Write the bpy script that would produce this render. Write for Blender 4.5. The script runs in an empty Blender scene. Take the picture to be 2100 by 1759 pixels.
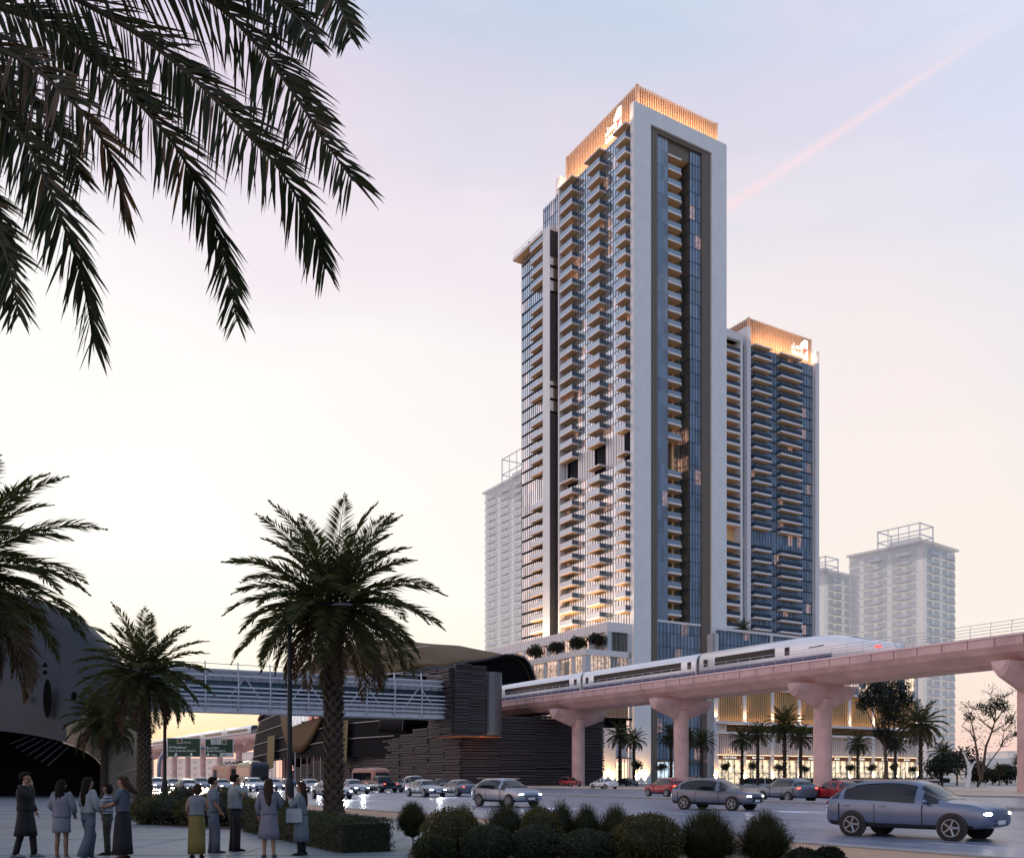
import bpy, math, random
from mathutils import Vector, Matrix
R = math.radians
random.seed(7)
scn = bpy.context.scene
# ---------------------------------------------------------------- camera
F, CX, HY, CH = 1867.0, 1050.0, 1592.0, 1.7      # focal length, centre and horizon in a 2100 px wide frame; eye height
cd = bpy.data.cameras.new('camera'); cam = bpy.data.objects.new('camera', cd)
scn.collection.objects.link(cam); scn.camera = cam
cam.location = (0, 0, CH); cam.rotation_euler = (R(90), 0, 0)
cd.sensor_width = 36; cd.sensor_fit = 'HORIZONTAL'; cd.lens = F / 2100 * 36
cd.shift_y = (HY - 879.5) / 2100; cd.clip_end = 6000; cd.clip_start = 0.1
# ---------------------------------------------------------------- sky, sun, exposure
SUN_AZ, SUN_EL = R(-20), R(7)
w = bpy.data.worlds.new('World'); scn.world = w; w.use_nodes = True
nt = w.node_tree; N = nt.nodes; L = nt.links; N.clear()
out = N.new('ShaderNodeOutputWorld'); bg = N.new('ShaderNodeBackground'); L.new(bg.outputs[0], out.inputs[0])
tc = N.new('ShaderNodeTexCoord'); sep = N.new('ShaderNodeSeparateXYZ'); L.new(tc.outputs['Generated'], sep.inputs[0])
def m_(op, a, b=None, c=None, clamp=False):
    n = N.new('ShaderNodeMath'); n.operation = op; n.use_clamp = clamp
    for i, v in enumerate((a, b, c)):
        if v is None: continue
        if isinstance(v, (int, float)): n.inputs[i].default_value = v
        else: L.new(v, n.inputs[i])
    return n.outputs[0]
def s2l(c): return tuple(((v/255)/12.92 if v/255 <= .04045 else ((v/255+.055)/1.055)**2.4) for v in c)
def ramp(fac, stops, tree=None):
    NN, LL = (N, L) if tree is None else (tree.nodes, tree.links)
    r = NN.new('ShaderNodeValToRGB'); e = r.color_ramp.elements
    while len(e) < len(stops): e.new(0.5)
    for i, (p, c) in enumerate(stops): e[i].position = p; e[i].color = (*c[:3], 1)
    LL.new(fac, r.inputs[0]); return r.outputs[0]
def wmix(f, a, b, t='MIX'):
    n = N.new('ShaderNodeMix'); n.data_type = 'RGBA'; n.blend_type = t
    if isinstance(f, (int, float)): n.inputs[0].default_value = f
    else: L.new(f, n.inputs[0])
    for k, v in ((6, a), (7, b)):
        if isinstance(v, tuple): n.inputs[k].default_value = (*v, 1)
        else: L.new(v, n.inputs[k])
    return n.outputs[2]
X_, Y_, Z_ = sep.outputs
def deg(d): return math.sin(R(d))
# soft uneven cloud veil bends the elevation bands
cn = N.new('ShaderNodeTexNoise'); cn.inputs['Scale'].default_value = 2.2; cn.inputs['Detail'].default_value = 5
mp = N.new('ShaderNodeMapping'); mp.inputs['Scale'].default_value = (1, 1, 3.5); L.new(tc.outputs['Generated'], mp.inputs[0]); L.new(mp.outputs[0], cn.inputs[0])
el = m_('ADD', Z_, m_('MULTIPLY', m_('SUBTRACT', cn.outputs[0], 0.5), 0.14))
frontL = ramp(el, [(0, s2l((248, 198, 190))), (deg(2.6), s2l((254, 218, 180))), (deg(5.5), s2l((255, 246, 226))), (deg(12), (1.05, 1.02, .96)),
                   (deg(25), s2l((254, 252, 250))), (deg(32), s2l((243, 239, 245))), (deg(38), s2l((220, 217, 234))), (deg(44), s2l((200, 205, 228))), (1, s2l((95, 125, 175)))])
frontR = ramp(el, [(0, s2l((246, 204, 198))), (deg(3), s2l((251, 222, 208))), (deg(8), s2l((253, 241, 230))), (deg(18), s2l((251, 240, 234))),
                   (deg(27), s2l((243, 233, 236))), (deg(33), s2l((226, 223, 234))), (deg(38), s2l((205, 212, 226))), (deg(45), s2l((172, 198, 214))), (1, s2l((95, 125, 175)))])
front = wmix(m_('SMOOTH_MIN', 1, m_('MULTIPLY_ADD', X_, 1.6, 0.5, clamp=True), 0.0), frontL, frontR)
side = ramp(el, [(0, (1.5, .95, .76)), (deg(12), (1.65, 1.2, 1.08)), (deg(20), (1.3, 1.1, 1.12)), (deg(27), (.66, .76, .95)), (deg(36), (.34, .50, .76)), (1, (.18, .29, .50))])
back = ramp(el, [(0, (.28, .36, .46)), (deg(15), (.50, .66, .86)), (deg(40), (.62, .80, 1.05)), (1, (.28, .40, .60))])
rightback = ramp(el, [(0, (.10, .14, .22)), (deg(15), (.09, .15, .26)), (deg(45), (.16, .25, .42)), (1, (.2, .3, .48))])
bb = wmix(m_('MULTIPLY_ADD', X_, 2.5, -1.2, clamp=True), back, rightback)
sb = wmix(m_('MULTIPLY_ADD', X_, -3.0, -0.6, clamp=True), bb, side)
fd = m_('ADD', m_('MULTIPLY', X_, -0.10), m_('MULTIPLY', Y_, 0.995))
skyc = wmix(m_('MULTIPLY_ADD', fd, 4.0, -2.2, clamp=True), sb, front)
# pink patch high on the left and the contrail across the right
nrm = Vector((0.455, -0.28, 0.0))
def ray(px, py): return Vector(((px-CX)/F, 1, (HY-py)/F)).normalized()
a, b = ray(1490, 428), ray(2060, 45); nn = a.cross(b).normalized()
dotn = N.new('ShaderNodeVectorMath'); dotn.operation = 'DOT_PRODUCT'; L.new(tc.outputs['Generated'], dotn.inputs[0]); dotn.inputs[1].default_value = nn
tt = N.new('ShaderNodeVectorMath'); tt.operation = 'DOT_PRODUCT'; L.new(tc.outputs['Generated'], tt.inputs[0]); tt.inputs[1].default_value = (b-a).normalized()
ta, tb = a.dot((b-a).normalized()), b.dot((b-a).normalized())
tpar = m_('DIVIDE', m_('SUBTRACT', tt.outputs['Value'], ta), tb-ta)
wid = m_('MULTIPLY_ADD', tpar, -0.0045, 0.0080)
cov = m_('SUBTRACT', 1.0, m_('DIVIDE', m_('ABSOLUTE', m_('ADD', dotn.outputs['Value'], m_('MULTIPLY', m_('SUBTRACT', cn.outputs[0], .5), .004))), wid), clamp=True)
endf = m_('MULTIPLY', m_('MULTIPLY_ADD', tpar, -3.0, 3.1, clamp=True), m_('MULTIPLY', m_('GREATER_THAN', Y_, 0.2), m_('GREATER_THAN', X_, 0.1)))
trail = m_('MULTIPLY', m_('MULTIPLY', cov, endf), m_('MULTIPLY_ADD', tpar, -0.25, 0.7, clamp=True))
pk = N.new('ShaderNodeTexNoise'); pk.inputs['Scale'].default_value = 1.7; pk.inputs['Detail'].default_value = 3; L.new(mp.outputs[0], pk.inputs[0])
pf = m_('MULTIPLY', m_('MULTIPLY_ADD', pk.outputs[0], 6, -2.8, clamp=True), m_('MULTIPLY_ADD', Z_, 4, -1.3, clamp=True))
skyc = wmix(m_('MULTIPLY', pf, 0.6), skyc, s2l((233, 213, 233)))
ck = N.new('ShaderNodeTexNoise'); ck.inputs['Scale'].default_value = 2.6; ck.inputs['Detail'].default_value = 7; ck.inputs['Roughness'].default_value = .55; ck.inputs['Distortion'].default_value = .6
mp2 = N.new('ShaderNodeMapping'); mp2.inputs['Scale'].default_value = (1, 1, 5); mp2.inputs['Rotation'].default_value = (0, R(14), 0); L.new(tc.outputs['Generated'], mp2.inputs[0]); L.new(mp2.outputs[0], ck.inputs[0])
cf = m_('MULTIPLY', m_('MULTIPLY_ADD', ck.outputs[0], 4.5, -2.2, clamp=True), m_('MULTIPLY_ADD', Z_, 3, -.5, clamp=True))
skyc = wmix(m_('MULTIPLY', cf, 0.35), skyc, s2l((250, 238, 243)))
skyc = wmix(trail, skyc, s2l((254, 226, 230)))
nish = N.new('ShaderNodeTexSky'); nish.sky_type = 'NISHITA'; nish.sun_disc = False; nish.sun_elevation = SUN_EL; nish.sun_rotation = SUN_AZ
skyc = wmix(0.004, skyc, nish.outputs[0], 'ADD')
below = m_('MULTIPLY_ADD', Z_, 40, 1.0, clamp=True)
L.new(wmix(below, (.16, .15, .17), skyc), bg.inputs[0]); bg.inputs[1].default_value = 1.0
sd = bpy.data.lights.new('sun', 'SUN'); sd.energy = 0.9; sd.angle = R(3); sd.color = (1, .74, .5)
so = bpy.data.objects.new('sun', sd); scn.collection.objects.link(so)
sv = Vector((math.sin(SUN_AZ)*math.cos(SUN_EL), math.cos(SUN_AZ)*math.cos(SUN_EL), math.sin(SUN_EL)))
so.rotation_euler = sv.to_track_quat('Z', 'Y').to_euler()
vs = scn.view_settings; vs.view_transform = 'Standard'; vs.look = 'None'; vs.exposure = 0.0; vs.gamma = 1
scn.cycles.max_bounces = 6; scn.cycles.transparent_max_bounces = 12; scn.cycles.sample_clamp_indirect = 4
scn.cycles.use_denoising = True; scn.cycles.caustics_reflective = False; scn.cycles.caustics_refractive = False
# ---------------------------------------------------------------- materials
MATS = {}
def mat(name, col, rough=.6, metal=0., var=.18, scale=2., bump=0., emis=0., ecol=None, spec=.5, stretch=(1, 1, 1), sss=0):
    if name in MATS: return MATS[name]
    m = bpy.data.materials.new(name); m.use_nodes = True; t = m.node_tree; p = t.nodes['Principled BSDF']
    p.inputs['Roughness'].default_value = rough; p.inputs['Metallic'].default_value = metal
    p.inputs['Specular IOR Level'].default_value = spec
    c = t.nodes.new('ShaderNodeTexCoord'); mpn = t.nodes.new('ShaderNodeMapping'); mpn.inputs['Scale'].default_value = stretch
    t.links.new(c.outputs['Object'], mpn.inputs[0])
    n = t.nodes.new('ShaderNodeTexNoise'); n.inputs['Scale'].default_value = scale; n.inputs['Detail'].default_value = 6; n.inputs['Roughness'].default_value = .65
    t.links.new(mpn.outputs[0], n.inputs[0])
    lo = tuple(max(0, v*(1-var)) for v in col); hi = tuple(min(1, v*(1+var)) for v in col)
    rr = ramp(n.outputs[0], [(.3, lo), (.7, hi)], t); t.links.new(rr, p.inputs['Base Color'])
    if bump:
        b_ = t.nodes.new('ShaderNodeBump'); b_.inputs['Strength'].default_value = bump; b_.inputs['Distance'].default_value = .05
        t.links.new(n.outputs[0], b_.inputs['Height']); t.links.new(b_.outputs[0], p.inputs['Normal'])
    if emis:
        p.inputs['Emission Color'].default_value = (*(ecol or col), 1); p.inputs['Emission Strength'].default_value = emis
    MATS[name] = m; return m
def nd(t, typ, **kw):
    n = t.nodes.new(typ)
    for k, v in kw.items(): setattr(n, k, v)
    return n
def tmath(t, op, a, b=None, c=None, clamp=False):
    n = t.nodes.new('ShaderNodeMath'); n.operation = op; n.use_clamp = clamp
    for i, v in enumerate((a, b, c)):
        if v is None: continue
        if isinstance(v, (int, float)): n.inputs[i].default_value = v
        else: t.links.new(v, n.inputs[i])
    return n.outputs[0]
def glassmat(name, tint=(.42, .50, .58), metal=.62, dark=(.02, .03, .045), lit=.0, cell=(3.3, 3.52), zoff=0., litcol=(1., .52, .36), litS=1.0, rough=.03, wob=.5):
    """curtain wall glass: mirror coat, panes very slightly out of true, some rooms lit behind it"""
    m = bpy.data.materials.new(name); m.use_nodes = True; t = m.node_tree; p = t.nodes['Principled BSDF']
    p.inputs['Roughness'].default_value = rough; p.inputs['Metallic'].default_value = metal; p.inputs['Base Color'].default_value = (*tint, 1)
    c = nd(t, 'ShaderNodeTexCoord'); s = nd(t, 'ShaderNodeSeparateXYZ'); t.links.new(c.outputs['Object'], s.inputs[0])
    uv = tmath(t, 'ADD', s.outputs[0], s.outputs[1])
    fl = tmath(t, 'FLOOR', tmath(t, 'DIVIDE', tmath(t, 'SUBTRACT', s.outputs[2], zoff), cell[1]))
    by = tmath(t, 'FLOOR', tmath(t, 'DIVIDE', uv, cell[0])); by2 = tmath(t, 'FLOOR', tmath(t, 'DIVIDE', uv, 1.1))
    cb = nd(t, 'ShaderNodeCombineXYZ'); t.links.new(fl, cb.inputs[0]); t.links.new(by, cb.inputs[1])
    wn = nd(t, 'ShaderNodeTexWhiteNoise'); t.links.new(cb.outputs[0], wn.inputs[0])
    cb2 = nd(t, 'ShaderNodeCombineXYZ'); t.links.new(fl, cb2.inputs[0]); t.links.new(by2, cb2.inputs[1]); cb2.inputs[2].default_value = 5
    wn2 = nd(t, 'ShaderNodeTexWhiteNoise'); t.links.new(cb2.outputs[0], wn2.inputs[0])
    # blinds and rooms give each pane its own depth of tone
    rr = ramp(wn2.outputs[0], [(0, tuple(v*.74 for v in tint)), (.6, tint), (1, tuple(min(1, v*1.15) for v in tint))], t)
    t.links.new(rr, p.inputs['Base Color'])
    nz = nd(t, 'ShaderNodeTexNoise'); nz.inputs['Scale'].default_value = .35; t.links.new(c.outputs['Object'], nz.inputs[0])
    bp = nd(t, 'ShaderNodeBump'); bp.inputs['Strength'].default_value = wob; bp.inputs['Distance'].default_value = .05
    hh = tmath(t, 'ADD', nz.outputs[0], tmath(t, 'MULTIPLY', wn2.outputs[0], .0)); t.links.new(hh, bp.inputs['Height']); t.links.new(bp.outputs[0], p.inputs['Normal'])
    if lit:
        on = tmath(t, 'GREATER_THAN', wn.outputs[0], 1-lit)
        rn = nd(t, 'ShaderNodeTexNoise'); rn.inputs['Scale'].default_value = 1.3; rn.inputs['Detail'].default_value = 4; t.links.new(c.outputs['Object'], rn.inputs[0])
        st = tmath(t, 'MULTIPLY', on, tmath(t, 'MULTIPLY', tmath(t, 'MULTIPLY_ADD', rn.outputs[0], 3.2, -.9, clamp=True), litS))
        st = tmath(t, 'MULTIPLY', st, tmath(t, 'MULTIPLY_ADD', wn2.outputs[0], .8, .45))
        p.inputs['Emission Color'].default_value = (*litcol, 1); t.links.new(st, p.inputs['Emission Strength'])
    MATS[name] = m; return m
def railmat(name, col, fac):
    m = bpy.data.materials.new(name); m.use_nodes = True; t = m.node_tree; p = t.nodes['Principled BSDF']; o = t.nodes['Material Output']
    p.inputs['Base Color'].default_value = (*col, 1); p.inputs['Metallic'].default_value = .55; p.inputs['Roughness'].default_value = .06
    tr = nd(t, 'ShaderNodeBsdfTransparent'); tr.inputs[0].default_value = (.55, .62, .68, 1)
    mx = nd(t, 'ShaderNodeMixShader'); mx.inputs[0].default_value = fac
    t.links.new(tr.outputs[0], mx.inputs[1]); t.links.new(p.outputs[0], mx.inputs[2]); t.links.new(mx.outputs[0], o.inputs[0])
    MATS[name] = m; return m
def leafmat(name, fac=.3, tint=(1.6, 1.5, .55)):
    m = MATS[name]; t = m.node_tree; p = t.nodes['Principled BSDF']; o = t.nodes['Material Output']; tl = nd(t, 'ShaderNodeBsdfTranslucent')
    src = p.inputs['Base Color'].links[0].from_socket; mu = nd(t, 'ShaderNodeVectorMath'); mu.operation = 'MULTIPLY'; mu.inputs[1].default_value = tint; t.links.new(src, mu.inputs[0]); t.links.new(mu.outputs[0], tl.inputs[0])
    mx = nd(t, 'ShaderNodeMixShader'); mx.inputs[0].default_value = fac; t.links.new(p.outputs[0], mx.inputs[1]); t.links.new(tl.outputs[0], mx.inputs[2]); t.links.new(mx.outputs[0], o.inputs[0])
def haze_fade(name, fac):
    m = MATS[name]; t = m.node_tree; p = t.nodes['Principled BSDF']; o = t.nodes['Material Output']; tr = nd(t, 'ShaderNodeBsdfTransparent'); mx = nd(t, 'ShaderNodeMixShader'); mx.inputs[0].default_value = fac
    t.links.new(p.outputs[0], mx.inputs[1]); t.links.new(tr.outputs[0], mx.inputs[2]); t.links.new(mx.outputs[0], o.inputs[0])
# ---------------------------------------------------------------- mesh helpers
class MB:
    def __init__(s): s.v = []; s.f = []; s.m = []
    def face(s, pts, mi=0):
        b = len(s.v); s.v += [tuple(p) for p in pts]; s.f.append(tuple(range(b, b+len(pts)))); s.m.append(mi)
    def box(s, x0, x1, y0, y1, z0, z1, mi=0, mtop=None, mbot=None, M=None):
        b = len(s.v); P = [(x, y, z) for z in (z0, z1) for y in (y0, y1) for x in (x0, x1)]
        if M is not None: P = [tuple(M @ Vector(p)) for p in P]
        s.v += P
        for k, f in enumerate(((0, 2, 3, 1), (4, 5, 7, 6), (0, 1, 5, 4), (2, 6, 7, 3), (0, 4, 6, 2), (1, 3, 7, 5))):
            s.f.append(tuple(b+i for i in f)); s.m.append((mbot if k == 0 and mbot is not None else mtop if k == 1 and mtop is not None else mi))
    def prism(s, poly, M, depth, mi=0):
        """poly in (x, z); extruded along local y; M places it"""
        b = len(s.v); n = len(poly)
        for y in (0, depth): s.v += [tuple(M @ Vector((p[0], y, p[1]))) for p in poly]
        s.f.append(tuple(range(b, b+n))); s.f.append(tuple(range(b+2*n-1, b+n-1, -1))); s.m += [mi, mi]
        for i in range(n):
            j = (i+1) % n; s.f.append((b+i, b+n+i, b+n+j, b+j)); s.m.append(mi)
    def tube(s, pts, rad, n=8, mi=0, cap=True):
        pts = [Vector(p) for p in pts]
        if not isinstance(rad, (list, tuple)): rad = [rad]*len(pts)
        b = len(s.v); up = Vector((0, 0, 1)); prev = None
        for i, p in enumerate(pts):
            d = (pts[min(i+1, len(pts)-1)] - pts[max(i-1, 0)])
            if d.length < 1e-9: d = Vector((0, 0, 1))
            d.normalize()
            if prev is None: a = d.cross(up if abs(d.z) < .9 else Vector((1, 0, 0))).normalized()
            else:
                a = prev - d*prev.dot(d)
                a = a.normalized() if a.length > 1e-6 else d.cross(up).normalized()
            prev = a; c = d.cross(a)
            r = rad[i]; ra, rc = (r if isinstance(r, tuple) else (r, r))
            for k in range(n):
                t = 2*math.pi*k/n; s.v.append(tuple(p + a*(math.cos(t)*ra) + c*(math.sin(t)*rc)))
        for i in range(len(pts)-1):
            for k in range(n):
                s.f.append((b+i*n+k, b+i*n+(k+1) % n, b+(i+1)*n+(k+1) % n, b+(i+1)*n+k)); s.m.append(mi)
        if cap:
            s.f.append(tuple(b+k for k in range(n))[::-1]); s.f.append(tuple(b+(len(pts)-1)*n+k for k in range(n))); s.m += [mi, mi]
    def loft(s, rings, mi=0, closed=True, cap=True):
        b = len(s.v); n = len(rings[0])
        for r in rings: s.v += [tuple(p) for p in r]
        for i in range(len(rings)-1):
            for k in range(n if closed else n-1):
                s.f.append((b+i*n+k, b+i*n+(k+1) % n, b+(i+1)*n+(k+1) % n, b+(i+1)*n+k)); s.m.append(mi)
        if cap and closed:
            s.f.append(tuple(b+k for k in range(n))[::-1]); s.f.append(tuple(b+(len(rings)-1)*n+k for k in range(n))); s.m += [mi, mi]
    def ellip(s, c, r, nu=14, nv=9, mi=0, z0=-1., z1=1., M=None):
        rings = []
        for j in range(nv+1):
            ph = math.asin(max(-1, min(1, z0 + (z1-z0)*j/nv))); cr = max(math.cos(ph), .02)
            ring = [Vector((c[0]+r[0]*cr*math.cos(2*math.pi*k/nu), c[1]+r[1]*cr*math.sin(2*math.pi*k/nu), c[2]+r[2]*math.sin(ph))) for k in range(nu)]
            rings.append([M @ p for p in ring] if M else ring)
        s.loft(rings, mi)
    def build(s, name, mats, parent=None, smooth=False, loc=None, rz=None):
        me = bpy.data.meshes.new(name); me.from_pydata(s.v, [], s.f)
        for m in (mats if isinstance(mats, (list, tuple)) else [mats]): me.materials.append(MATS[m] if isinstance(m, str) else m)
        me.polygons.foreach_set('material_index', s.m)
        if smooth: me.polygons.foreach_set('use_smooth', [True]*len(s.f))
        me.update()
        o = bpy.data.objects.new(name, me); scn.collection.objects.link(o)
        if parent is not None: o.parent = parent
        if loc is not None: o.location = loc
        if rz is not None: o.rotation_euler = (0, 0, rz)
        return o
def tag(o, label=None, cat=None, group=None, kind=None):
    if label: o['label'] = label
    if cat: o['category'] = cat
    if group: o['group'] = group
    if kind: o['kind'] = kind
    return o
def empty(name, loc=(0, 0, 0), rz=0., label=None, cat=None, group=None):
    o = bpy.data.objects.new(name, None); scn.collection.objects.link(o); o.location = loc; o.rotation_euler = (0, 0, rz); o.empty_display_size = .3
    return tag(o, label, cat, group)
def struct(o): o['kind'] = 'structure'; return o
def kids(o): return [c for c in scn.collection.objects if c.parent is o]
_kc = {}
def copy_tree(o, parent=None):
    c = o.copy(); scn.collection.objects.link(c)
    if parent is not None: c.parent = parent
    if o.name not in _kc: _kc[o.name] = kids(o)
    for ch in _kc[o.name]: copy_tree(ch, c)
    return c
def P(px, py, Y): return Vector(((px-CX)/F*Y, Y, CH+(HY-py)/F*Y))
def G(px, Y): return Vector(((px-CX)/F*Y, Y, 0))
def Gy(px, py): return G(px, CH*F/(py-HY))
def text(s, size, name, m, parent, M, extrude=.01, align='LEFT', shear=0):
    cu = bpy.data.curves.new(name, 'FONT'); cu.body = s; cu.size = size; cu.extrude = extrude; cu.align_x = align; cu.resolution_u = 2; cu.shear = shear
    o = bpy.data.objects.new(name, cu); scn.collection.objects.link(o)
    dg = bpy.context.evaluated_depsgraph_get(); me = bpy.data.meshes.new_from_object(o.evaluated_get(dg))
    bpy.data.objects.remove(o); me.materials.clear(); me.materials.append(MATS[m])
    o = bpy.data.objects.new(name, me); scn.collection.objects.link(o); o.parent = parent; o.matrix_local = M
    return o
THE = math.atan2(-.842, .54)            # road, viaduct and bridge share this bearing: x along the road, y away from us
EX, EM = Vector((.54, -.842, 0)), Vector((.842, .54, 0))
def SD(s, d, z=0): return EX*s + EM*d + Vector((0, 0, z))
TROT = math.atan2(.5111, .8596); C0 = Vector((29.7, 220, 0)); UU = Vector((.8596, .5111, 0)); VV = Vector((-.5111, .8596, 0))
def UVW(u, v, z=0): return C0 + UU*u + VV*v + Vector((0, 0, z))
def Uof(px, v=0.): k = (px-CX)/F; return (k*(220+.8596*v) - (29.7-.5111*v))/(.8596-.5111*k)
def Vof(px, u=0.): k = (px-CX)/F; return ((29.7+.8596*u) - k*(220+.5111*u))/(.5111+.8596*k)
# palette
mat('white_panel', (.78, .81, .84), .5, var=.06, scale=.3)
mat('brown_liner', (.16, .13, .105), .5, var=.1)
mat('tan_soffit', (.95, .57, .28), .6, var=.08)
mat('fascia', (.78, .76, .78), .5, var=.05)
mat('mullion', (.05, .055, .065), .4, .3)
mat('mullion_light', (.45, .45, .48), .35, .5)
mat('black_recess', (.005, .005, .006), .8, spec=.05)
mat('dark_panel', (.045, .05, .065), .5, .2)
mat('spandrel', (.02, .022, .028), .35, .2)
mat('copper', (.72, .47, .32), .45, .2, var=.12)
mat('copper_back', (.42, .20, .11), .6, .1)
mat('pale_panel', (.62, .64, .67), .35, .35, var=.12, scale=.8, stretch=(1, 1, .1))
mat('slat_gold', (.62, .42, .22), .5, .1)
mat('strip_light', (1, .8, .5), .5, emis=5., ecol=(1, .72, .4))
mat('sign_white', (1, 1, .95), .5, emis=1.05, ecol=(1, .95, .84))
mat('sign_red', (.5, .1, .08), .5, emis=.5, ecol=(.9, .25, .2))
mat('shop_glow', (1, .8, .5), .5, emis=1.5, ecol=(1, .78, .48))
mat('stone_pale', (.56, .59, .64), .55, var=.1, scale=.6)
mat('sign_board', (.14, .055, .03), .5)
glassmat('glass_tower', tint=(.62, .68, .74), metal=.78, lit=.14, zoff=2.0, litS=.42, cell=(1.9, 3.52), wob=.2)
glassmat('glass_dim_side', tint=(.30, .38, .48), metal=.45, lit=.06, litS=.35, cell=(2.1, 3.52), zoff=2.0, wob=.2)  # darker copy of the tower glass; this side's dimmer light put into tint
glassmat('glass_dark', tint=(.26, .23, .19), metal=.5, lit=.05, litS=.4, zoff=2.0, wob=.15)
glassmat('glass_podium', tint=(.40, .45, .5), metal=.5, lit=.62, litS=1.25, cell=(1.6, 3.9), litcol=(1, .7, .45), wob=.2)
glassmat('glass_warm', tint=(.6, .55, .5), metal=.5, lit=.9, litS=.75, cell=(2.2, 8), litcol=(1, .66, .46), wob=.2)
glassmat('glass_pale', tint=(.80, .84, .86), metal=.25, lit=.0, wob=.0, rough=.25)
railmat('rail_glass', (.62, .72, .82), .6)
railmat('rail_dark', (.10, .13, .17), .72)
# ================================================================ ground, roads
mat('paving', (.175, .205, .235), .5, var=.1, scale=.7, bump=.1)
mat('asphalt', (.22, .26, .36), .28, var=.2, scale=.9, bump=.05, stretch=(1, 1, 1), spec=.7)  # lightened blue base stands in for traffic light streaks on the road
def asphalt_wear():
    m = MATS['asphalt']; t = m.node_tree; p = t.nodes['Principled BSDF']; src = p.inputs['Base Color'].links[0].from_socket
    c = nd(t, 'ShaderNodeTexCoord'); mp_ = nd(t, 'ShaderNodeMapping'); mp_.vector_type = 'POINT'; mp_.inputs['Rotation'].default_value = (0, 0, -THE); t.links.new(c.outputs['Object'], mp_.inputs[0])
    s = nd(t, 'ShaderNodeSeparateXYZ'); t.links.new(mp_.outputs[0], s.inputs[0]); lane = tmath(t, 'MULTIPLY', s.outputs[1], 2*math.pi/1.85)      # two wheel tracks to a lane
    mp3 = nd(t, 'ShaderNodeMapping'); mp3.inputs['Scale'].default_value = (.05, 1.6, 1); t.links.new(mp_.outputs[0], mp3.inputs[0]); n = nd(t, 'ShaderNodeTexNoise'); n.inputs['Scale'].default_value = 1.2; n.inputs['Detail'].default_value = 5; t.links.new(mp3.outputs[0], n.inputs[0])
    w_ = tmath(t, 'MULTIPLY_ADD', tmath(t, 'SINE', lane), .10, .88); w2 = tmath(t, 'MULTIPLY', w_, tmath(t, 'MULTIPLY_ADD', n.outputs[0], .9, .55))
    vo = nd(t, 'ShaderNodeTexVoronoi'); vo.inputs['Scale'].default_value = .09; t.links.new(c.outputs['Object'], vo.inputs[0]); sp = nd(t, 'ShaderNodeSeparateColor'); t.links.new(vo.outputs['Color'], sp.inputs[0])
    w3 = tmath(t, 'MULTIPLY', w2, tmath(t, 'MULTIPLY_ADD', tmath(t, 'GREATER_THAN', sp.outputs[0], .8), -.22, 1.03))
    mu = nd(t, 'ShaderNodeVectorMath'); mu.operation = 'SCALE'; t.links.new(src, mu.inputs[0]); t.links.new(w3, mu.inputs['Scale']); t.links.new(mu.outputs[0], p.inputs['Base Color'])
    t.links.new(tmath(t, 'MULTIPLY_ADD', n.outputs[0], .25, .18), p.inputs['Roughness'])
asphalt_wear()
mat('soil', (.045, .033, .024), .9, var=.5, scale=6, bump=.6)
mat('sand', (.46, .29, .19), .8, var=.2, scale=3, bump=.2)
mat('kerb', (.30, .29, .29), .7)
mat('paint', (.75, .77, .8), .5, var=.1)
mat('joint', (.11, .12, .14), .7)
mat('plaza_far', (.62, .50, .39), .6, var=.2, scale=.3)
g = MB(); g.face([(-3500, -200, 0), (3500, -200, 0), (3500, 5000, 0), (-3500, 5000, 0)]); struct(g.build('ground', 'plaza_far'))
def strip(name, m, d0, d1, z, s0=-1400, s1=60):
    g = MB(); g.face([SD(s0, d0, z), SD(s1, d0, z), SD(s1, d1, z), SD(s0, d1, z)]); return struct(g.build(name, m))
def slab(name, m, d0, d1, z0, z1, s0=-1400, s1=60):
    g = MB(); g.box(s0, s1, d0, d1, z0, z1); return struct(g.build(name, m, rz=THE))
strip('plaza', 'paving', -60, 14.9, .004)
g = MB()
for i, (s, wd) in enumerate([(-19.6, .1), (-24.5, .1), (-30.5, .14), (-37, .3), (-41, .5), (-45, .3)]):    # joints and shallow bands across the plaza
    a, b_ = G(-300, -s), G(900, -s)
    g.face([a+Vector((0, -wd/2, .008)), b_+Vector((0, -wd/2, .008)), b_+Vector((0, wd/2, .008)), a+Vector((0, wd/2, .008))])
for x in range(-24, 6, 3):
    g.face([(x, 17, .0082), (x+.03, 17, .0082), (x+.03, 60, .0082), (x, 60, .0082)])
struct(g.build('plaza_joints', 'joint'))
for nm, pl in (('planting_bed', [(835, 1752), (872, 1720), (960, 1700), (1120, 1688), (1300, 1692), (1480, 1710), (1600, 1738)]), ('planting_bed', [(262, 1664), (330, 1650), (560, 1644), (600, 1662), (575, 1700), (430, 1700), (300, 1690)])):
    g = MB(); pp_ = [Gy(*q)+Vector((0, 0, .012)) for q in pl]
    if pl[0][0] > 700: pp_ += [Vector((8.2, 14.5, .012)), Vector((-1.6, 14.5, .012))]
    g.face(pp_); struct(g.build(nm, 'soil'))
slab('verge', 'sand', 15.2, 17.5, -.05, .1)
slab('kerb', 'kerb', 17.5, 17.8, -.05, .14); slab('kerb', 'kerb', 14.9, 15.2, -.05, .12)
strip('road', 'asphalt', 17.8, 45.5, .004)
slab('median', 'kerb', 45.5, 47.5, -.05, .16)
strip('road', 'asphalt', 47.5, 74, .004)
slab('kerb', 'kerb', 74, 74.4, -.05, .14)
g = MB()
for d in (21.6, 25.3, 29.0, 32.7, 36.4, 40.1, 51.2, 54.9, 58.6, 62.3, 66, 69.7):
    s = -500.
    while s < 20:
        g.face([SD(s, d-.07, .008), SD(s+3, d-.07, .008), SD(s+3, d+.07, .008), SD(s, d+.07, .008)]); s += 9
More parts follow.
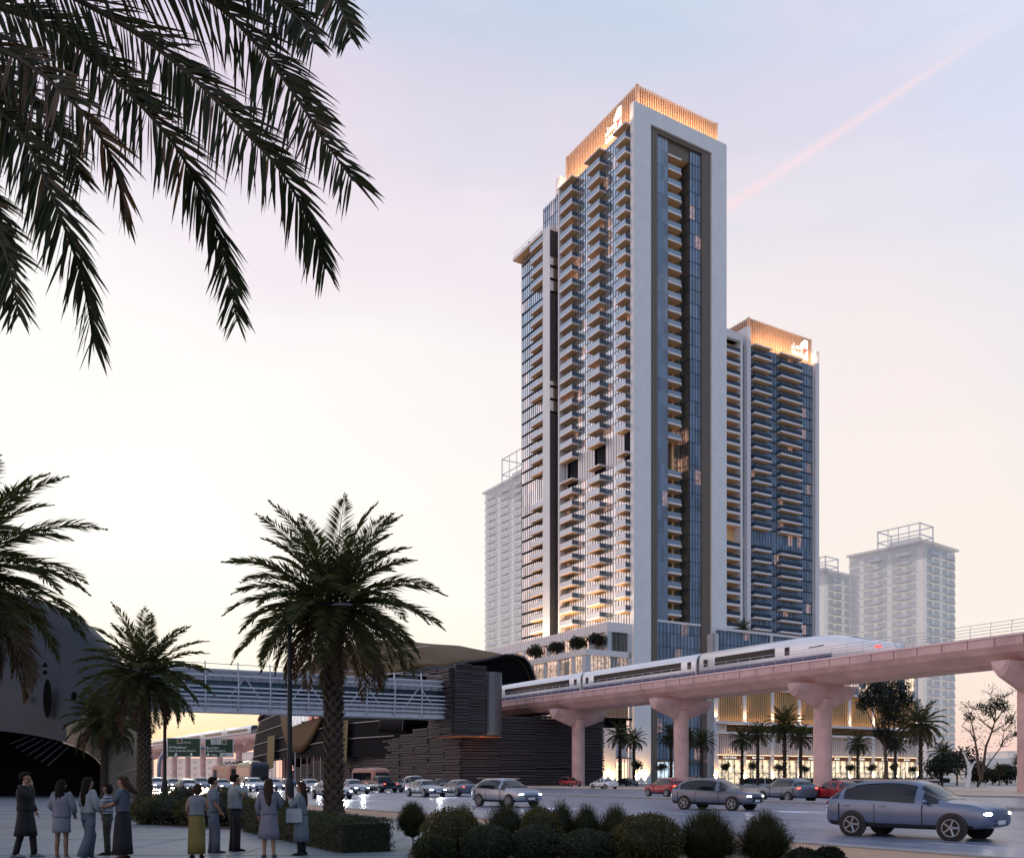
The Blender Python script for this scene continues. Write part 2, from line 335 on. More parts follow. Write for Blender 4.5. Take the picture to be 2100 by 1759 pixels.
for d in (18.2, 45.0, 48.0, 73.5):
    g.face([SD(-900, d-.08, .008), SD(50, d-.08, .008), SD(50, d+.08, .008), SD(-900, d+.08, .008)])
struct(g.build('road_markings', 'paint'))
g = MB(); g.face([UVW(-40, -75, .006), UVW(130, -75, .006), UVW(130, 0, .006), UVW(-40, 0, .006)]); struct(g.build('pavement', 'paving'))
def area(name, loc, size, energy, col, rot, owner):
    l = bpy.data.lights.new(name, 'AREA'); l.shape = 'RECTANGLE'; l.size, l.size_y = size; l.energy = energy; l.color = col
    o = bpy.data.objects.new(name, l); scn.collection.objects.link(o); o.parent = owner; o.location = loc; o.rotation_euler = rot; return o
# ================================================================ main tower
FH = 3.52
main = empty('residential_tower', C0, TROT, 'tallest tower, with a white portal frame, stacked balconies and a glowing copper crown', 'tower')
def Fk(k): return 160.2 - FH*k
SL1 = [Fk(k) for k in range(1, 22)]; SL2 = [76.9 - 3.48*j for j in range(11)]
uA, uB, uC, uD, uE, uF_, uG = Uof(1335), Uof(1351), Uof(1374.5), Uof(1407), Uof(1419.7), Uof(1442.7), Uof(1460)
UW = 30.0; ZT = 164.9; ZI = 161.1
g = MB()
g.box(-.3, uA, 0, 1.4, 0, ZT); g.box(uG, UW, 0, 1.4, 0, ZT); g.box(uA, uG, 0, 1.4, ZI, ZT)
g.box(UW-.5, UW-.003, 1.4, 40, 0, 160.5); g.build('portal_frame', 'white_panel', main)
g = MB(); g.box(uA+.003, uB, .5, 1.4, 0, ZI-.003); g.box(uF_, uG-.003, .5, 1.4, 0, ZI-.003); g.box(uB, uF_, .5, 1.4, ZI-1.0, ZI-.003); g.build('frame_lining', 'brown_liner', main)
levels = [z for z in SL1+SL2] + [Fk(0)-.3, 80.5, 38, 34, 30, 26, 22, 18, 14, 10, 6]
def cwall(g, axis, fix, a0, a1, z0, z1, step=1.1, lv=levels, gi=0, mi=1, sgn=-1, hz=.1, sp=.5, si=None, zmod=None):
    """glazed wall on the plane fix; sgn is the side it faces"""
    def bx(a, b, p, q, z, zz, m):
        lo, hi = sorted((fix, fix+sgn*p)) if q is None else sorted((fix+sgn*p, fix+sgn*q))
        if axis == 'v': g.box(lo, hi, a, b, z, zz, m)
        else: g.box(a, b, lo, hi, z, zz, m)
    if axis == 'v': g.face([(fix, a0, z0), (fix, a0, z1), (fix, a1, z1), (fix, a1, z0)], gi)
    else: g.face([(a0, fix, z0), (a1, fix, z0), (a1, fix, z1), (a0, fix, z1)], gi)
    n = max(1, round((a1-a0)/step))
    for i in range(n+1):
        a = a0+(a1-a0)*i/n; bx(a-.035, a+.035, .1, None, z0, z1, mi)
    for z in lv:
        if z0+.2 < z < z1-.2:
            if si is not None: bx(a0, a1, .03, None, z-sp, z+.05, si)
            bx(a0, a1, .08, None, z-.05, z+.05, mi)
# glazing of the portal side
g = MB(); cwall(g, 'u', 1.0, uB, uC, 40, ZI-1, 1.0, gi=0); g.box(uC-.1, uC, 1.0, 4.6, 40, ZI-1, 2); g.build('glazed_bay', ['glass_dim_side', 'mullion_light', 'dark_panel'], main)
g = MB(); cwall(g, 'u', 1.0, uE, uF_, 40, ZI-1, 1.0); cwall(g, 'v', uE, 1.0, 4.4, 40, ZI-1, .9, gi=2)
g.build('glazed_bay', ['glass_dim_side', 'mullion', 'glass_dark'], main)
g = MB(); cwall(g, 'u', 4.5, uC, uE, 40, ZI-4.2, 1.3); g.box(uC, uE, 1.2, 4.5, ZI-4.2, ZI-1.0, 3, None, 2)
g.box(uC+3.6, uC+4.2, 3.6, 4.49, 40, ZI-4.2, 2); g.build('recess_wall', ['glass_dark', 'mullion', 'tan_soffit', 'brown_liner'], main)
g = MB(); cwall(g, 'u', 1.05, uB, uF_, 0, 40, 1.15, lv=[6, 10, 14, 18, 22, 26, 30, 34, 37.5]); g.box(uB, uF_, .9, 4.5, 40, 40.5, 2); g.build('lobby_glazing', ['glass_dim_side', 'mullion', 'fascia'], main)
# left face
WING = 33.0
g = MB(); cwall(g, 'v', .3, 1.4, WING, 38, 79.2, 1.1); cwall(g, 'v', .3, 1.4, WING, 86.6, 160.4, 1.1)
cwall(g, 'v', .3, WING, 41.3, 38, 161, 1.1); g.face([(.3, 41.3, 38), (.3, 41.3, 161), (30, 41.3, 161), (30, 41.3, 38)], 2)
g.box(.3, 30, 1.4, 41.2, 160.4, 160.5, 2)
g.build('curtain_wall', ['glass_tower', 'mullion', 'dark_panel'], main)
g = MB(); ds = [(1.4, 4.3), (12.0, 16.7), (24.2, 29.0)]; prev = 1.4
for a, b in ds + [(WING, WING)]:
    if a > prev:
        g.box(.2, .3, prev, a, 79.2, 86.6, 0)
        n = int((a-prev)/1.1)
        for i in range(n+1): g.box(.12, .2, prev+i*1.1-.03, prev+i*1.1+.03, 79.2, 86.6, 1)
    prev = b
for a, b in ds: g.box(.9, 1.0, a, b, 79.2, 86.6, 2); [g.box(.5, .9, a+i*.5, a+i*.5+.08, 79.2, 86.6, 3) for i in range(int((b-a)/.5))]
g.build('plant_floor', ['pale_panel', 'mullion', 'black_recess', 'dark_panel'], main)
g = MB(); g.box(-1.85, .29, 30.2, 30.7, 40, 160.2, 0); g.box(-.2, .25, 30.7, 32.9, 40, 160, 1); g.box(-.3, 4, 32.2, 34.2, 160.5, 165); g.build('end_fin', ['fascia', 'tan_soffit'], main)
# balconies: slab with tan soffit, glass rail
def balcony_proto(Ln, Pr, th, side='rail_glass', owner=None):
    g = MB(); g.box(0, Ln, -Pr, 0, -th, 0, 0, None, 1); g.box(.02, Ln-.02, -Pr+.02, 0, -th-.004, -th, 1)
    o = g.build('balcony', ['fascia', 'tan_soffit'], owner)
    r = MB(); h = 1.15
    r.box(0.03, Ln-.03, -Pr+.03, -Pr+.055, 0, h, 0); r.box(.03, .055, -Pr+.055, 0, 0, h, 1); r.box(Ln-.055, Ln-.03, -Pr+.055, 0, 0, h, 1)
    r.box(0, Ln, -Pr, -Pr+.07, h, h+.05, 2)
    r.build('railing', ['rail_glass', side, 'mullion_light'], o)
    return o
def balc_tree(proto, owner, loc, rz):
    c = proto.copy(); scn.collection.objects.link(c); c.parent = owner; c.location = loc; c.rotation_euler = (0, 0, rz)
    for r in PK[proto.name]: rc = r.copy(); scn.collection.objects.link(rc); rc.parent = c
    return c
PK = {}
NEG = -math.pi/2
first = {}
COLS = [(1.4, 5.4), (12.0, 17.5), (24.2, 30.15)]
for ci, (a, b) in enumerate(COLS):
    pr = balcony_proto(b-a, 2.1, .42, 'rail_dark', main); PK[pr.name] = kids(pr)
    used = False
    for z in SL1+SL2:
        if not used: pr.location = (.3, b, z); pr.rotation_euler = (0, 0, NEG); used = True
        else: balc_tree(pr, main, (.3, b, z), NEG)
g = MB()
for a, b in COLS:
    for z in (160.2, 80.5): g.box(-1.85, .3, a, b+(1.2 if z > 100 else 0), z-.35, z, 0, None, 1)
g.build('canopy', ['fascia', 'tan_soffit'], main)
# lower wing
g = MB(); wl = [z-.2 for z in SL1[2:]+SL2]
cwall(g, 'v', -.7, 37.5, 51.3, 38, 150.6, 1.1, lv=wl, si=3, sp=.55); g.face([(-.7, 51.3, 38), (-.7, 51.3, 151), (20, 51.3, 151), (20, 51.3, 38)], 2)
g.build('wing_glazing', ['glass_tower', 'mullion', 'dark_panel', 'black_recess'], main)
g = MB(); g.box(-2.4, -.1, 34.0, 37.5, 38, 152); g.build('wing_pier', 'white_panel', main)
g = MB()
for z0, z1 in ((38, 100.8), (109.6, 133.5), (143.4, 150.5)): g.box(-2.37, .28, 33.75, 34.0, z0, z1, 0)
for z0, z1 in ((100.8, 109.6), (133.5, 143.4)):
    g.box(-1.2, .28, 33.8, 34.0, z0, z1, 1); [g.box(-2.3, .28, 33.7, 34.0, z0+q, z0+q+.5, 2) for q in (0, 3.5, 7)]
g.build('wing_end_panel', ['dark_panel', 'brown_liner', 'black_recess'], main)
g = MB(); g.box(-2.7, 3, 37.5, 53.2, 151.2, 152.1, 0, None, 1); g.box(0, 20, 37.5, 51, 150.6, 151.2, 0)
for i in range(14): g.box(-2.55, -2.5, 38+i*1.1, 38.04+i*1.1, 152.1, 153.3, 2)
g.box(-2.55, -2.5, 37.6, 53, 153.3, 153.36, 2); g.build('wing_canopy', ['fascia', 'tan_soffit', 'mullion_light'], main)
g = MB(); random.seed(3)
def leafcloud(g, blobs, n, size, mi=0, squash=1., flat=.0, tri=False):
    """leaf-sized faces spread through the outer part of each blob, each turned its own way"""
    tot = sum(b[1]**2 for b in blobs)
    for c, r in blobs:
        for _ in range(int(n*r*r/tot)+1):
            d = Vector((random.gauss(0, 1), random.gauss(0, 1), random.gauss(0, 1))).normalized()
            rad = r*(random.random()**.38)*(1+.12*math.sin(d.x*7+d.z*5)+.1*math.sin(d.y*11+d.x*3))
            p = Vector(c)+Vector((d.x*rad, d.y*rad, d.z*rad*squash))
            a = Vector((random.gauss(0, 1), random.gauss(0, 1), random.gauss(0, 1)+flat)).normalized(); b = (a.cross(Vector((random.gauss(0, 1), random.gauss(0, 1), random.gauss(0, 1))))).normalized()
            s = size*random.uniform(.6, 1.4)
            if tri: g.face([p-b*s*.25, p+b*s*.25, p+a*s], mi)
            else: g.face([p-a*s*.6, p+b*s*.32, p+a*s*.6, p-b*s*.32], mi)
mat('leaf', (.026, .036, .013), .6, var=.6, scale=5)
mat('leaf_dark', (.012, .018, .009), .6, var=.6, scale=4)
mat('leaf_olive', (.060, .056, .017), .6, var=.6, scale=6)
mat('leaf_blue', (.028, .042, .026), .55, var=.5, scale=6)
mat('leaf_wisp', (.030, .036, .012), .6, var=.7, scale=8)
mat('bark', (.10, .075, .055), .85, var=.4, scale=8, bump=.6)
leafcloud(g, [(Vector((-1, 40+i*3.2, 153)), .8) for i in range(4)], 700, .35); g.build('roof_planting', 'leaf', main)
for v, e in ((9, 2200), (24, 2200), (42, 1600)): area('added_soffit_fill', (-6.5, v, 39.2), (1.2, 12), e, (1, .70, .44), (0, R(180+14), 0), main)  # added fill lights without fixtures, warming the balcony soffits from below
# the rest of the balconies (wing and recess) as one part
g = MB()
for i, z in enumerate(SL1[2:]+SL2):
    if i in (4, 13): continue
    a, b = 37.55, 44.1
    g.box(-2.5, -.7, a, b, z-.42, z, 0, None, 1); g.box(-2.47, -2.44, a, b, z, z+1.15, 2); g.box(-2.44, -.7, b-.04, b, z, z+1.15, 3)
for z in SL1+SL2:
    z = z+.3
    P4 = [(uC, 4.4), (uC, 1.15), (uD-.5, 1.15), (uD, 1.6), (uD, 4.4)]
    b0 = len(g.v); n = 5
    for zz in (z-.45, z): g.v += [(p[0], p[1], zz) for p in P4]
    g.f += [tuple(b0+i for i in range(n)), tuple(b0+n+i for i in range(n))[::-1]]; g.m += [1, 0]
    for i in range(n): g.f.append((b0+i, b0+(i+1) % n, b0+n+(i+1) % n, b0+n+i)); g.m.append(0)
    g.box(uC, uD-.5, 1.3, 1.33, z, z+1.15, 2); g.box(uD-.06, uD-.03, 1.7, 4.4, z, z+1.15, 3)
tag(g.build('balcony', ['fascia', 'tan_soffit', 'rail_glass', 'rail_dark'], main), kind='stuff')
# crown
def crown(owner, u0, u1, v0, v1, z0, z1, sides, pitch=.72):
    g = MB(); g.box(u0+.5, u1-.5, v0+.5, v1-.5, z0, z1-.4, 1)
    for s in sides:
        a0, a1 = (u0, u1) if s in 'fk' else (v0, v1); n = int((a1-a0)/pitch)
        for i in range(n+1):
            a = a0+(a1-a0)*i/n
            if s == 'f': g.box(a-.13, a+.13, v0, v0+.49, z0, z1, 0)
            if s == 'k': g.box(a-.13, a+.13, v1-.49, v1, z0, z1, 0)
            if s == 'l': g.box(u0, u0+.49, a-.13, a+.13, z0, z1-.003, 0)
            if s == 'r': g.box(u1-.49, u1, a-.13, a+.13, z0, z1-.003, 0)
    return g.build('crown_screen', ['copper', 'copper_back'], owner)
crown(main, 1.8, 28.2, 1.5, 32.2, 160.5, 170.7, 'flkr')
WARM = (1, .68, .42)
g = MB(); g.box(.5, .62, 2, 32, 160.5, 160.62); g.build('light_strip', 'strip_light', main)
area('crown_light', (-1.2, 17, 161.0), (.8, 30), 3400, WARM, (0, R(180+24), 0), main)
area('crown_light', (15, -.4, 165.3), (26, .8), 2200, WARM, (R(180-18), 0, 0), main)
# emblem and name in lit letters
def conv(p): x, y = p; return ((x-1270)/73, (1400-(y-.3*(x-1270)))/102)
STROKES = [[(1065, 790), (1062, 960), (1012, 968), (1000, 885)], [(1062, 955), (1130, 962), (1250, 992), (1262, 930), (1150, 892), (1125, 958)],
           [(1350, 1000), (1290, 995), (1285, 955), (1320, 935), (1358, 965), (1360, 1020), (1345, 1068), (1312, 1058)],
           [(1003, 1010), (1010, 1140), (1055, 1155), (1102, 1165), (1100, 1035)], [(1052, 1060), (1055, 1150)],
           [(1222, 1120), (1222, 1205), (1160, 1190), (1148, 1130), (1175, 1095), (1222, 1120)],
           [(1325, 1140), (1262, 1125), (1250, 1160), (1320, 1195), (1318, 1240), (1250, 1225)], [(1352, 1105), (1358, 1275)]]
EMB = [([(0, 5.4), (2, 7.4), (3.7, 7.3), (3.56, 6.75), (1.7, 5.1), (.14, 5.2)], 0), ([(1.7, 5.1), (3.56, 6.6), (3.56, 4.7), (1.7, 4.7)], 0),
       ([(1.7, 4.65), (3.7, 4.5), (1.7, 2.3)], 1), ([(1.7, 2.2), (3.56, 4.3), (3.56, .9), (1.7, 1.25)], 0)]
def logo(owner, M, sc):
    S = Matrix.Scale(sc, 4); g = MB()
    for poly, mi in EMB: g.prism(poly, M @ S, .25, mi)
    g.build('emblem', ['sign_white', 'sign_red'], owner)
    g = MB()
    for st in STROKES: g.tube([M @ S @ Vector((conv(p)[0], .1, conv(p)[1])) for p in st], .13*sc, 5)
    g.build('lettering', 'sign_white', owner)
# left face of the crown: reads from larger v to smaller v
lv0, lv1 = Vof(1257.7, 1.3), Vof(1273.8, 1.3); kx = (lv0-lv1)/3.7
M = Matrix(((0, -1, 0, 1.5), (-kx, 0, 0, lv0), (0, 0, 1.06, 161.1), (0, 0, 0, 1)))
logo(main, M, 1.0)
# ================================================================ second tower
def ang(u, v): return UVW(u, v)
side = empty('residential_tower', UVW(71, 32.3), TROT, 'shorter right-hand tower behind the portal tower, two balcony columns under a lit copper crown', 'tower')
SZ = [132.6-3.53*i for i in range(27)]; SZ = [z for z in SZ if not 74.5 < z < 77]
def u2(px): return Uof(px, 32.3)-71
g = MB(); cwall(g, 'u', 0, u2(1534), u2(1665), 30, 136.3, 1.25, lv=SZ, si=2, sp=.35); g.face([(29.4, 0, 30), (29.4, 30, 30), (29.4, 30, 136), (29.4, 0, 136)], 0)
cwall(g, 'u', .6, u2(1520)+.3, u2(1527), 30, 136, .8, lv=SZ); g.box(-9, 29.4, .7, 30, 136.2, 136.5, 2)
g.build('curtain_wall', ['glass_dim_side', 'mullion', 'dark_panel'], side)
g = MB(); g.box(u2(1527), u2(1534), -1.2, 3, 20, 141.2); g.box(u2(1665.5), u2(1673), -1.4, 4, 20, 140.6); g.build('side_fin', 'fascia', side)
# niche column
a, b = u2(1478), u2(1520.5)
g = MB(); g.box(b-1.0, b, -.6, 2.5, 36, 138.6, 0); g.box(a-3, b-1, -.6, 2.5, 136.2, 138.6, 0)
for z in SZ: g.box(a-3, b-1.0, -.58, 2.4, z-.75, z, 0, None, 1)
g.box(a-3, b-1.0, 2.4, 2.6, 36, 136.2, 1); g.build('niche_frame', ['fascia', 'tan_soffit'], side)
def repeat(o, locs):
    o.location = locs[0]
    for l in locs[1:]: c = o.copy(); scn.collection.objects.link(c); c.location = l
g = MB(); g.box(b-4.3, b-1.9, 2.3, 2.39, 0, 2.4, 0); g.box(b-4.3, b-4.2, 2.22, 2.3, 0, 2.4, 1); g.box(b-3.1, b-3.02, 2.22, 2.3, 0, 2.4, 1)
repeat(g.build('window', ['glass_dark', 'mullion'], side), [(0, 0, z) for z in SZ])
g = MB(); g.box(a-3, b-1.0, -.5, -.46, 0, 1.1, 0); repeat(g.build('niche_railing', ['rail_dark'], side), [(0, 0, z) for z in SZ])
g = MB()
for (p0, p1) in ((1537.5, 1573.5), (1591.5, 1636.5)):
    a, b = u2(p0)+.3, u2(p1)
    pr = balcony_proto(b-a, 1.9, .55, 'rail_dark', side); PK[pr.name] = kids(pr)
    pr.data.materials[0] = MATS['fascia']
    kids(pr)[0].data.materials[0] = MATS['rail_dark']
    for i, z in enumerate(SZ):
        if i == 0: pr.location = (a, 0, z)
        else: balc_tree(pr, side, (a, 0, z), 0)
    g.box(a, b, -1.9, 0, 136.2-.4, 136.2, 0, None, 1)
g.build('canopy', ['fascia', 'tan_soffit'], side)
crown(side, 0, 28.4, .6, 28, 136.5, 145.2, 'flrk')
area('crown_light', (14.5, -2.2, 136.9), (27, .8), 3400, WARM, (R(180-22), 0, 0), side)
M = Matrix(((1, 0, 0, 22.6), (0, 1, 0, .1), (0, 0, 1, 136.6), (0, 0, 0, 1))); logo(side, M, 1.0)
# ================================================================ podium
pod = empty('podium_building', C0, TROT, 'long shopping podium under the towers with warm lit shopfronts and vertical slat screens', 'building')
# left tiers
g = MB(); LV = [36.2]
g.box(-7.3, -.35, 1.2, 62, 36.4, 38.7, 0); g.box(-7.3, -6.1, 1.2, 2.4, 31.8, 36.4, 1); g.box(-1.2, -.35, 1.0, 2.2, 22, 36.4, 1)
g.box(-13.9, -.35, 1.0, 62, 30.4, 31.8, 0)
g.box(-13.7, -12.2, 1.2, 2.7, 0, 30.4, 1)
for i in range(9):
    v = 8+i*6.3; g.box(-7.25, -6.0, v, v+1.0, 31.8, 36.4, 1); g.box(-13.65, -12.4, v-2, v-1.0, 0, 30.4, 1)
for i in range(56): g.box(-7.36, -7.3, 1.6+i*1.1, 1.68+i*1.1, 36.5, 38.6, 2); g.box(-13.96, -13.9, 1.6+i*1.1, 1.68+i*1.1, 30.5, 31.7, 2)
g.build('terrace_frame', ['fascia', 'stone_pale', 'mullion_light'], pod)
g = MB(); cwall(g, 'v', -6.6, 2.4, 60, 31.8, 36.4, 1.2, lv=[]); cwall(g, 'v', -13.2, 2.7, 60, 0, 30.4, 1.3, lv=[10, 21]); g.build('terrace_glazing', ['glass_warm', 'mullion_light'], pod)
g = MB(); cwall(g, 'u', 1.7, -6.1, -1.2, 31.8, 36.4, 1.2, lv=[], gi=2); cwall(g, 'u', 1.7, -12.2, -1.2, 15.5, 30.4, 1.1, lv=[19.3, 23, 26.7]); g.box(-12.2, -1.2, 1.75, 40, 13, 30, 3)
g.build('corner_glazing', ['glass_warm', 'mullion', 'glass_dark', 'black_recess'], pod)
g = MB(); g.box(-13.6, -.35, .6, 1.2, 15.3, 15.8, 1); g.box(-12.2, -1.2, 1.2, 1.4, 16, 21.6, 1)
for i in range(24): g.box(-12.1+i*.46, -11.95+i*.46, .9, 1.2, 15.8, 21.5, 0)
g.build('slat_screen', ['copper', 'black_recess'], pod)
g = MB(); g.box(-13.4, -4.9, 1.1, 6, 0, 12.8, 0); g.box(-13.7, -.35, .9, 6, 12.8, 13.3, 1); g.box(-4.9, -.4, 2.4, 6, 6.2, 12.8, 1)
for i in range(11): g.box(-4.8+i*.42, -4.65+i*.42, 2.1, 2.4, 6.4, 12.6, 1)
g.box(-4.9, -.4, .9, 2.4, 6.0, 6.3, 2); g.build('corner_base', ['stone_pale', 'fascia', 'brown_liner'], pod)
g = MB(); g.box(-4.9, -.4, 2.5, 2.6, 0, 5.2, 0); [g.box(-4.9+i*.9, -4.8+i*.9, 2.3, 2.5, 0, 6, 1) for i in range(6)]; g.build('entrance_door', ['shop_glow', 'brown_liner'], pod)
# central lobby at the foot of the portal
g = MB(); g.box(uB+.5, uE-1, .2, 1.0, 0, 5.3, 0); [g.box(uB+.5+i*1.3, uB+.6+i*1.3, .05, .2, 0, 5.5, 1) for i in range(8)]; g.box(uB, uF_, -1.2, 1.0, 5.4, 5.9, 2)
mat('lobby_glow', (.8, .95, 1), .5, emis=.95, ecol=(.72, .88, 1)); g.build('lobby_door', ['lobby_glow', 'mullion', 'brown_liner'], pod)
# right podium
PV = -2.0; U0, U1 = Uof(1464, PV), 105.0; BW = 9.0
nb = 8; BW = (U1-U0)/nb
g = MB(); g.box(U0, U1, PV+1.2, 45, 31, 32, 0)
g.box(U0+1.5, U1, PV, PV+.5, 39.0, 39.6, 0); g.box(U0, U1, PV-.4, PV+1, 24.3, 24.9, 0); g.box(U0+.6, U1+.3, PV-.7, PV+1, 15.3, 15.8, 0); g.box(U0, U1+.3, PV-.5, PV+1.5, 12.7, 13.2, 0)
g.box(U0, U0+1.6, PV, PV+10, 0, 38, 1)
for i in range(nb+1):
    u = U0+i*BW
    g.box(u-.2 if i else u, u+1.1, PV-.05, PV+1.2, 0, 12.7, 1); g.box(u, u+1.1, PV-.05, PV+1.1, 15.8, 24.3, 1)
    if i % 2 == 0: g.box(u, u+.5, PV, PV+.5, 24.9, 39.0, 0)
g.box(U1-.4, U1+.3, PV, 45, 0, 39.6, 1); g.build('podium_frame', ['fascia', 'stone_pale'], pod)
g = MB(); cwall(g, 'u', PV+.8, U0+1.5, U1-.4, 24.9, 39.0, 1.25, lv=[28.6, 32, 35.5], gi=2); cwall(g, 'u', PV+.75, U0+1.5, U1-.4, 24.9, 31, 1.25, lv=[28.6]); g.build('upper_glazing', ['glass_podium', 'mullion', 'glass_dim_side'], pod)
g = MB(); g.box(U0+1.6, U1-.4, PV+1.2, PV+3, 15.8, 24.3, 0); g.build('screen_backing', 'black_recess', pod)
bays_u = [(U0+i*BW, 0, 0) for i in range(nb)]; a, b = 1.1, BW
g = MB(); n = int((b-a)/.74)
for k in range(n): x = a+.3+(b-a-.5)*k/(n-1); g.box(x-.14, x+.14, PV+.2, PV+.7, 15.8, 24.3, 0)
repeat(g.build('slat_screen', 'slat_gold', pod), bays_u)
g = MB(); g.box(U0+1.6, U1-.4, PV+2.2, PV+3, 13.2, 15.3, 0); [g.box(U0+2, U1-.5, PV+2.2-i*.3, PV+2.23-i*.3, 13.5+i*.35, 13.58+i*.35, 1) for i in range(5)]
g.build('soffit_recess', ['black_recess', 'tan_soffit'], pod)
b = BW-.2; g = MB(); g.box(a, b, PV+.9, PV+1.2, 7.3, 12.7, 1); n = int((b-a)/.7)
for k in range(n): x = a+.3+(b-a-.5)*k/(n-1); g.box(x-.1, x+.1, PV+.55, PV+.9, 7.3, 12.7, 0)
repeat(g.build('shop_screen', ['fascia', 'copper_back'], pod), bays_u)
glassmat('shop_glass', tint=(.5, .5, .5), metal=.1, lit=.97, litS=1.35, cell=(4, 30), litcol=(1, .76, .46), wob=0)
g = MB(); g.box(a, b, PV+.7, PV+.8, 0, 6.1, 0)
for k in range(5): x = a+(b-a)*k/4; g.box(x-.06, x+.06, PV+.55, PV+.7, 0, 6.1, 1)
g.box(a, b, PV+.55, PV+.7, 2.6, 2.7, 1); repeat(g.build('shop_window', ['shop_glass', 'mullion'], pod), bays_u)
g = MB(); g.box(a, b, PV+.1, PV+.7, 6.1, 7.3, 0); g.box(a, b, PV-.1, PV+.1, 7.2, 7.35, 1); sg0 = g.build('shop_sign', ['sign_board', 'shop_glow'], pod)
for i, t in enumerate(['TALLA YOLLA', 'BULLA VILLA', 'VILLA', 'SWEETS', 'BOLLE', 'TULLEN', 'BULLEN', 'BULLEN'][:nb]):
    o = sg0 if i == 0 else sg0.copy()
    if i: scn.collection.objects.link(o)
    o.location = bays_u[i]; M = Matrix.Translation((1.1+(BW-1.3)/2, PV+.06, 6.4)) @ Matrix.Rotation(R(90), 4, 'X'); text(t, .75, 'lettering', 'sign_white', o, M, .02, 'CENTER')
def spot(loc, e, owner, ang_=75, tilt=0, col=(1, .54, .22)):
    l = bpy.data.lights.new('uplight', 'SPOT'); l.energy = e; l.spot_size = R(ang_); l.spot_blend = .8; l.color = col; l.shadow_soft_size = .15
    o = bpy.data.objects.new('uplight', l); scn.collection.objects.link(o); o.parent = owner; o.location = loc; o.rotation_euler = (R(180)-tilt, 0, 0); return o
fx = MB(); fx.box(-.12, .12, -.1, .1, 0, .16); fxl = []
for i in range(nb+1):
    u = U0+i*BW+.5
    for z, e in ((15.9, 2000), (.3, 8000)):
        spot((u, PV-.55, z+.15), e, pod, 80, R(6)); fxl.append((u, PV-.55, z-.03))
for u in (-11, -8.5, -6, .8, 3, uG+1.5, 27.5): spot((u, .55 if u < 0 else -.5, .35), 7000, pod, 85, R(6)); fxl.append((u, .55 if u < 0 else -.5, .12))
area('slat_light', (U0+(U1-U0)/2, PV-.5, 15.95), (U1-U0-2, .3), 620, (1, .58, .28), (R(180-14), 0, 0), pod)
area('shop_light', (U0+(U1-U0)/2, PV-.6, 7.4), (U1-U0-2, .3), 160, (1, .62, .32), (R(180-25), 0, 0), pod)
repeat(fx.build('uplight_housing', 'shop_glow', pod), fxl)
# ================================================================ viaduct and trains
mat('viaduct_concrete', (.62, .42, .41), .65, var=.22, scale=.35, bump=.15)
mat('viaduct_edge', (.74, .58, .60), .6, var=.06, scale=.5)
mat('train_white', (.82, .86, .90), .22, .15, var=.04, scale=.2)
mat('train_blue', (.02, .035, .14), .3, .1)
mat('train_window', (.012, .014, .018), .3, .0, spec=.3)
mat('steel', (.50, .53, .57), .4, .6)
mat('steel_pale', (.56, .58, .63), .45, .35)
mat('rail_metal', (.60, .60, .62), .4, .5)
VO = Vector((-3, 190, 0)); via = empty('metro_viaduct', VO, THE, 'raised pinkish concrete metro viaduct crossing in front of the shopping podium', 'viaduct')
VX0, VX1 = -420, 170; DB, DT = 14.2, 16.4
def extr(g, prof, x0, x1, mi=0):
    b = len(g.v); n = len(prof); g.v += [(x, p[0], p[1]) for x in (x0, x1) for p in prof]
    g.f.append(tuple(range(b, b+n))); g.f.append(tuple(range(b+2*n-1, b+n-1, -1))); g.m += [mi, mi]
    for i in range(n): j = (i+1) % n; g.f.append((b+i, b+n+i, b+n+j, b+j)); g.m.append(mi)
g = MB(); extr(g, [(-5.0, DT), (-5.0, DT-.9), (-4.4, DB+.6), (-2.6, DB-.35), (2.6, DB-.35), (4.4, DB+.6), (5.0, DT-.9), (5.0, DT), (4.6, DT), (4.6, DT-.8), (-4.6, DT-.8), (-4.6, DT)], VX0, VX1, 0)
g.build('deck', 'viaduct_concrete', via)
g = MB()
for y0, y1 in ((-5.12, -4.5), (4.5, 5.12)): g.box(VX0, VX1, y0, y1, DT, DT+.22, 0)
x = VX0
while x < VX1: g.box(x, x+.05, -5.03, -5.0, DT-.9, DT, 1); x += 3
g.build('parapet', ['viaduct_edge', 'dark_panel'], via)
g = MB(); x = VX0+100
while x < VX1:
    g.tube([(x, -4.8, DT+.2), (x, -4.95, DT+.9), (x, -4.7, DT+1.7)], .035, 4); x += 2.25
for z, y in ((.55, -4.9), (.9, -4.95), (1.25, -4.88), (1.65, -4.72)): g.tube([(VX0+100, y, DT+z), (VX1, y, DT+z)], .028, 4)
g.build('railing', 'rail_metal', via)
for n in range(-15, 5):
    x = 28+27*n
    if -105 < x < 5: continue
    g = MB(); r = 1.18
    g.tube([(x, 0, 0), (x, 0, 11.2), (x, 0, 12.0)], [r, r, r*1.05], 20)
    p = g.build('pier', 'viaduct_concrete', via, smooth=False)
    c = MB(); rings = []
    for y, zt, zb, hw in ((-6.0, 13.75, 12.9, .75), (-5.7, 13.85, 12.2, 1.0), (-1.5, 13.85, 10.8, 1.2), (1.5, 13.85, 10.8, 1.2), (5.7, 13.85, 12.2, 1.0), (6.0, 13.75, 12.9, .75)):
        rings.append([Vector((x-hw, y, zt)), Vector((x-hw*.9, y, (zt+zb)/2+.1)), Vector((x-hw*.25, y, zb)), Vector((x+hw*.25, y, zb)), Vector((x+hw*.9, y, (zt+zb)/2+.1)), Vector((x+hw, y, zt))])
    c.loft(rings); c.build('pier_cap', 'viaduct_concrete', p)
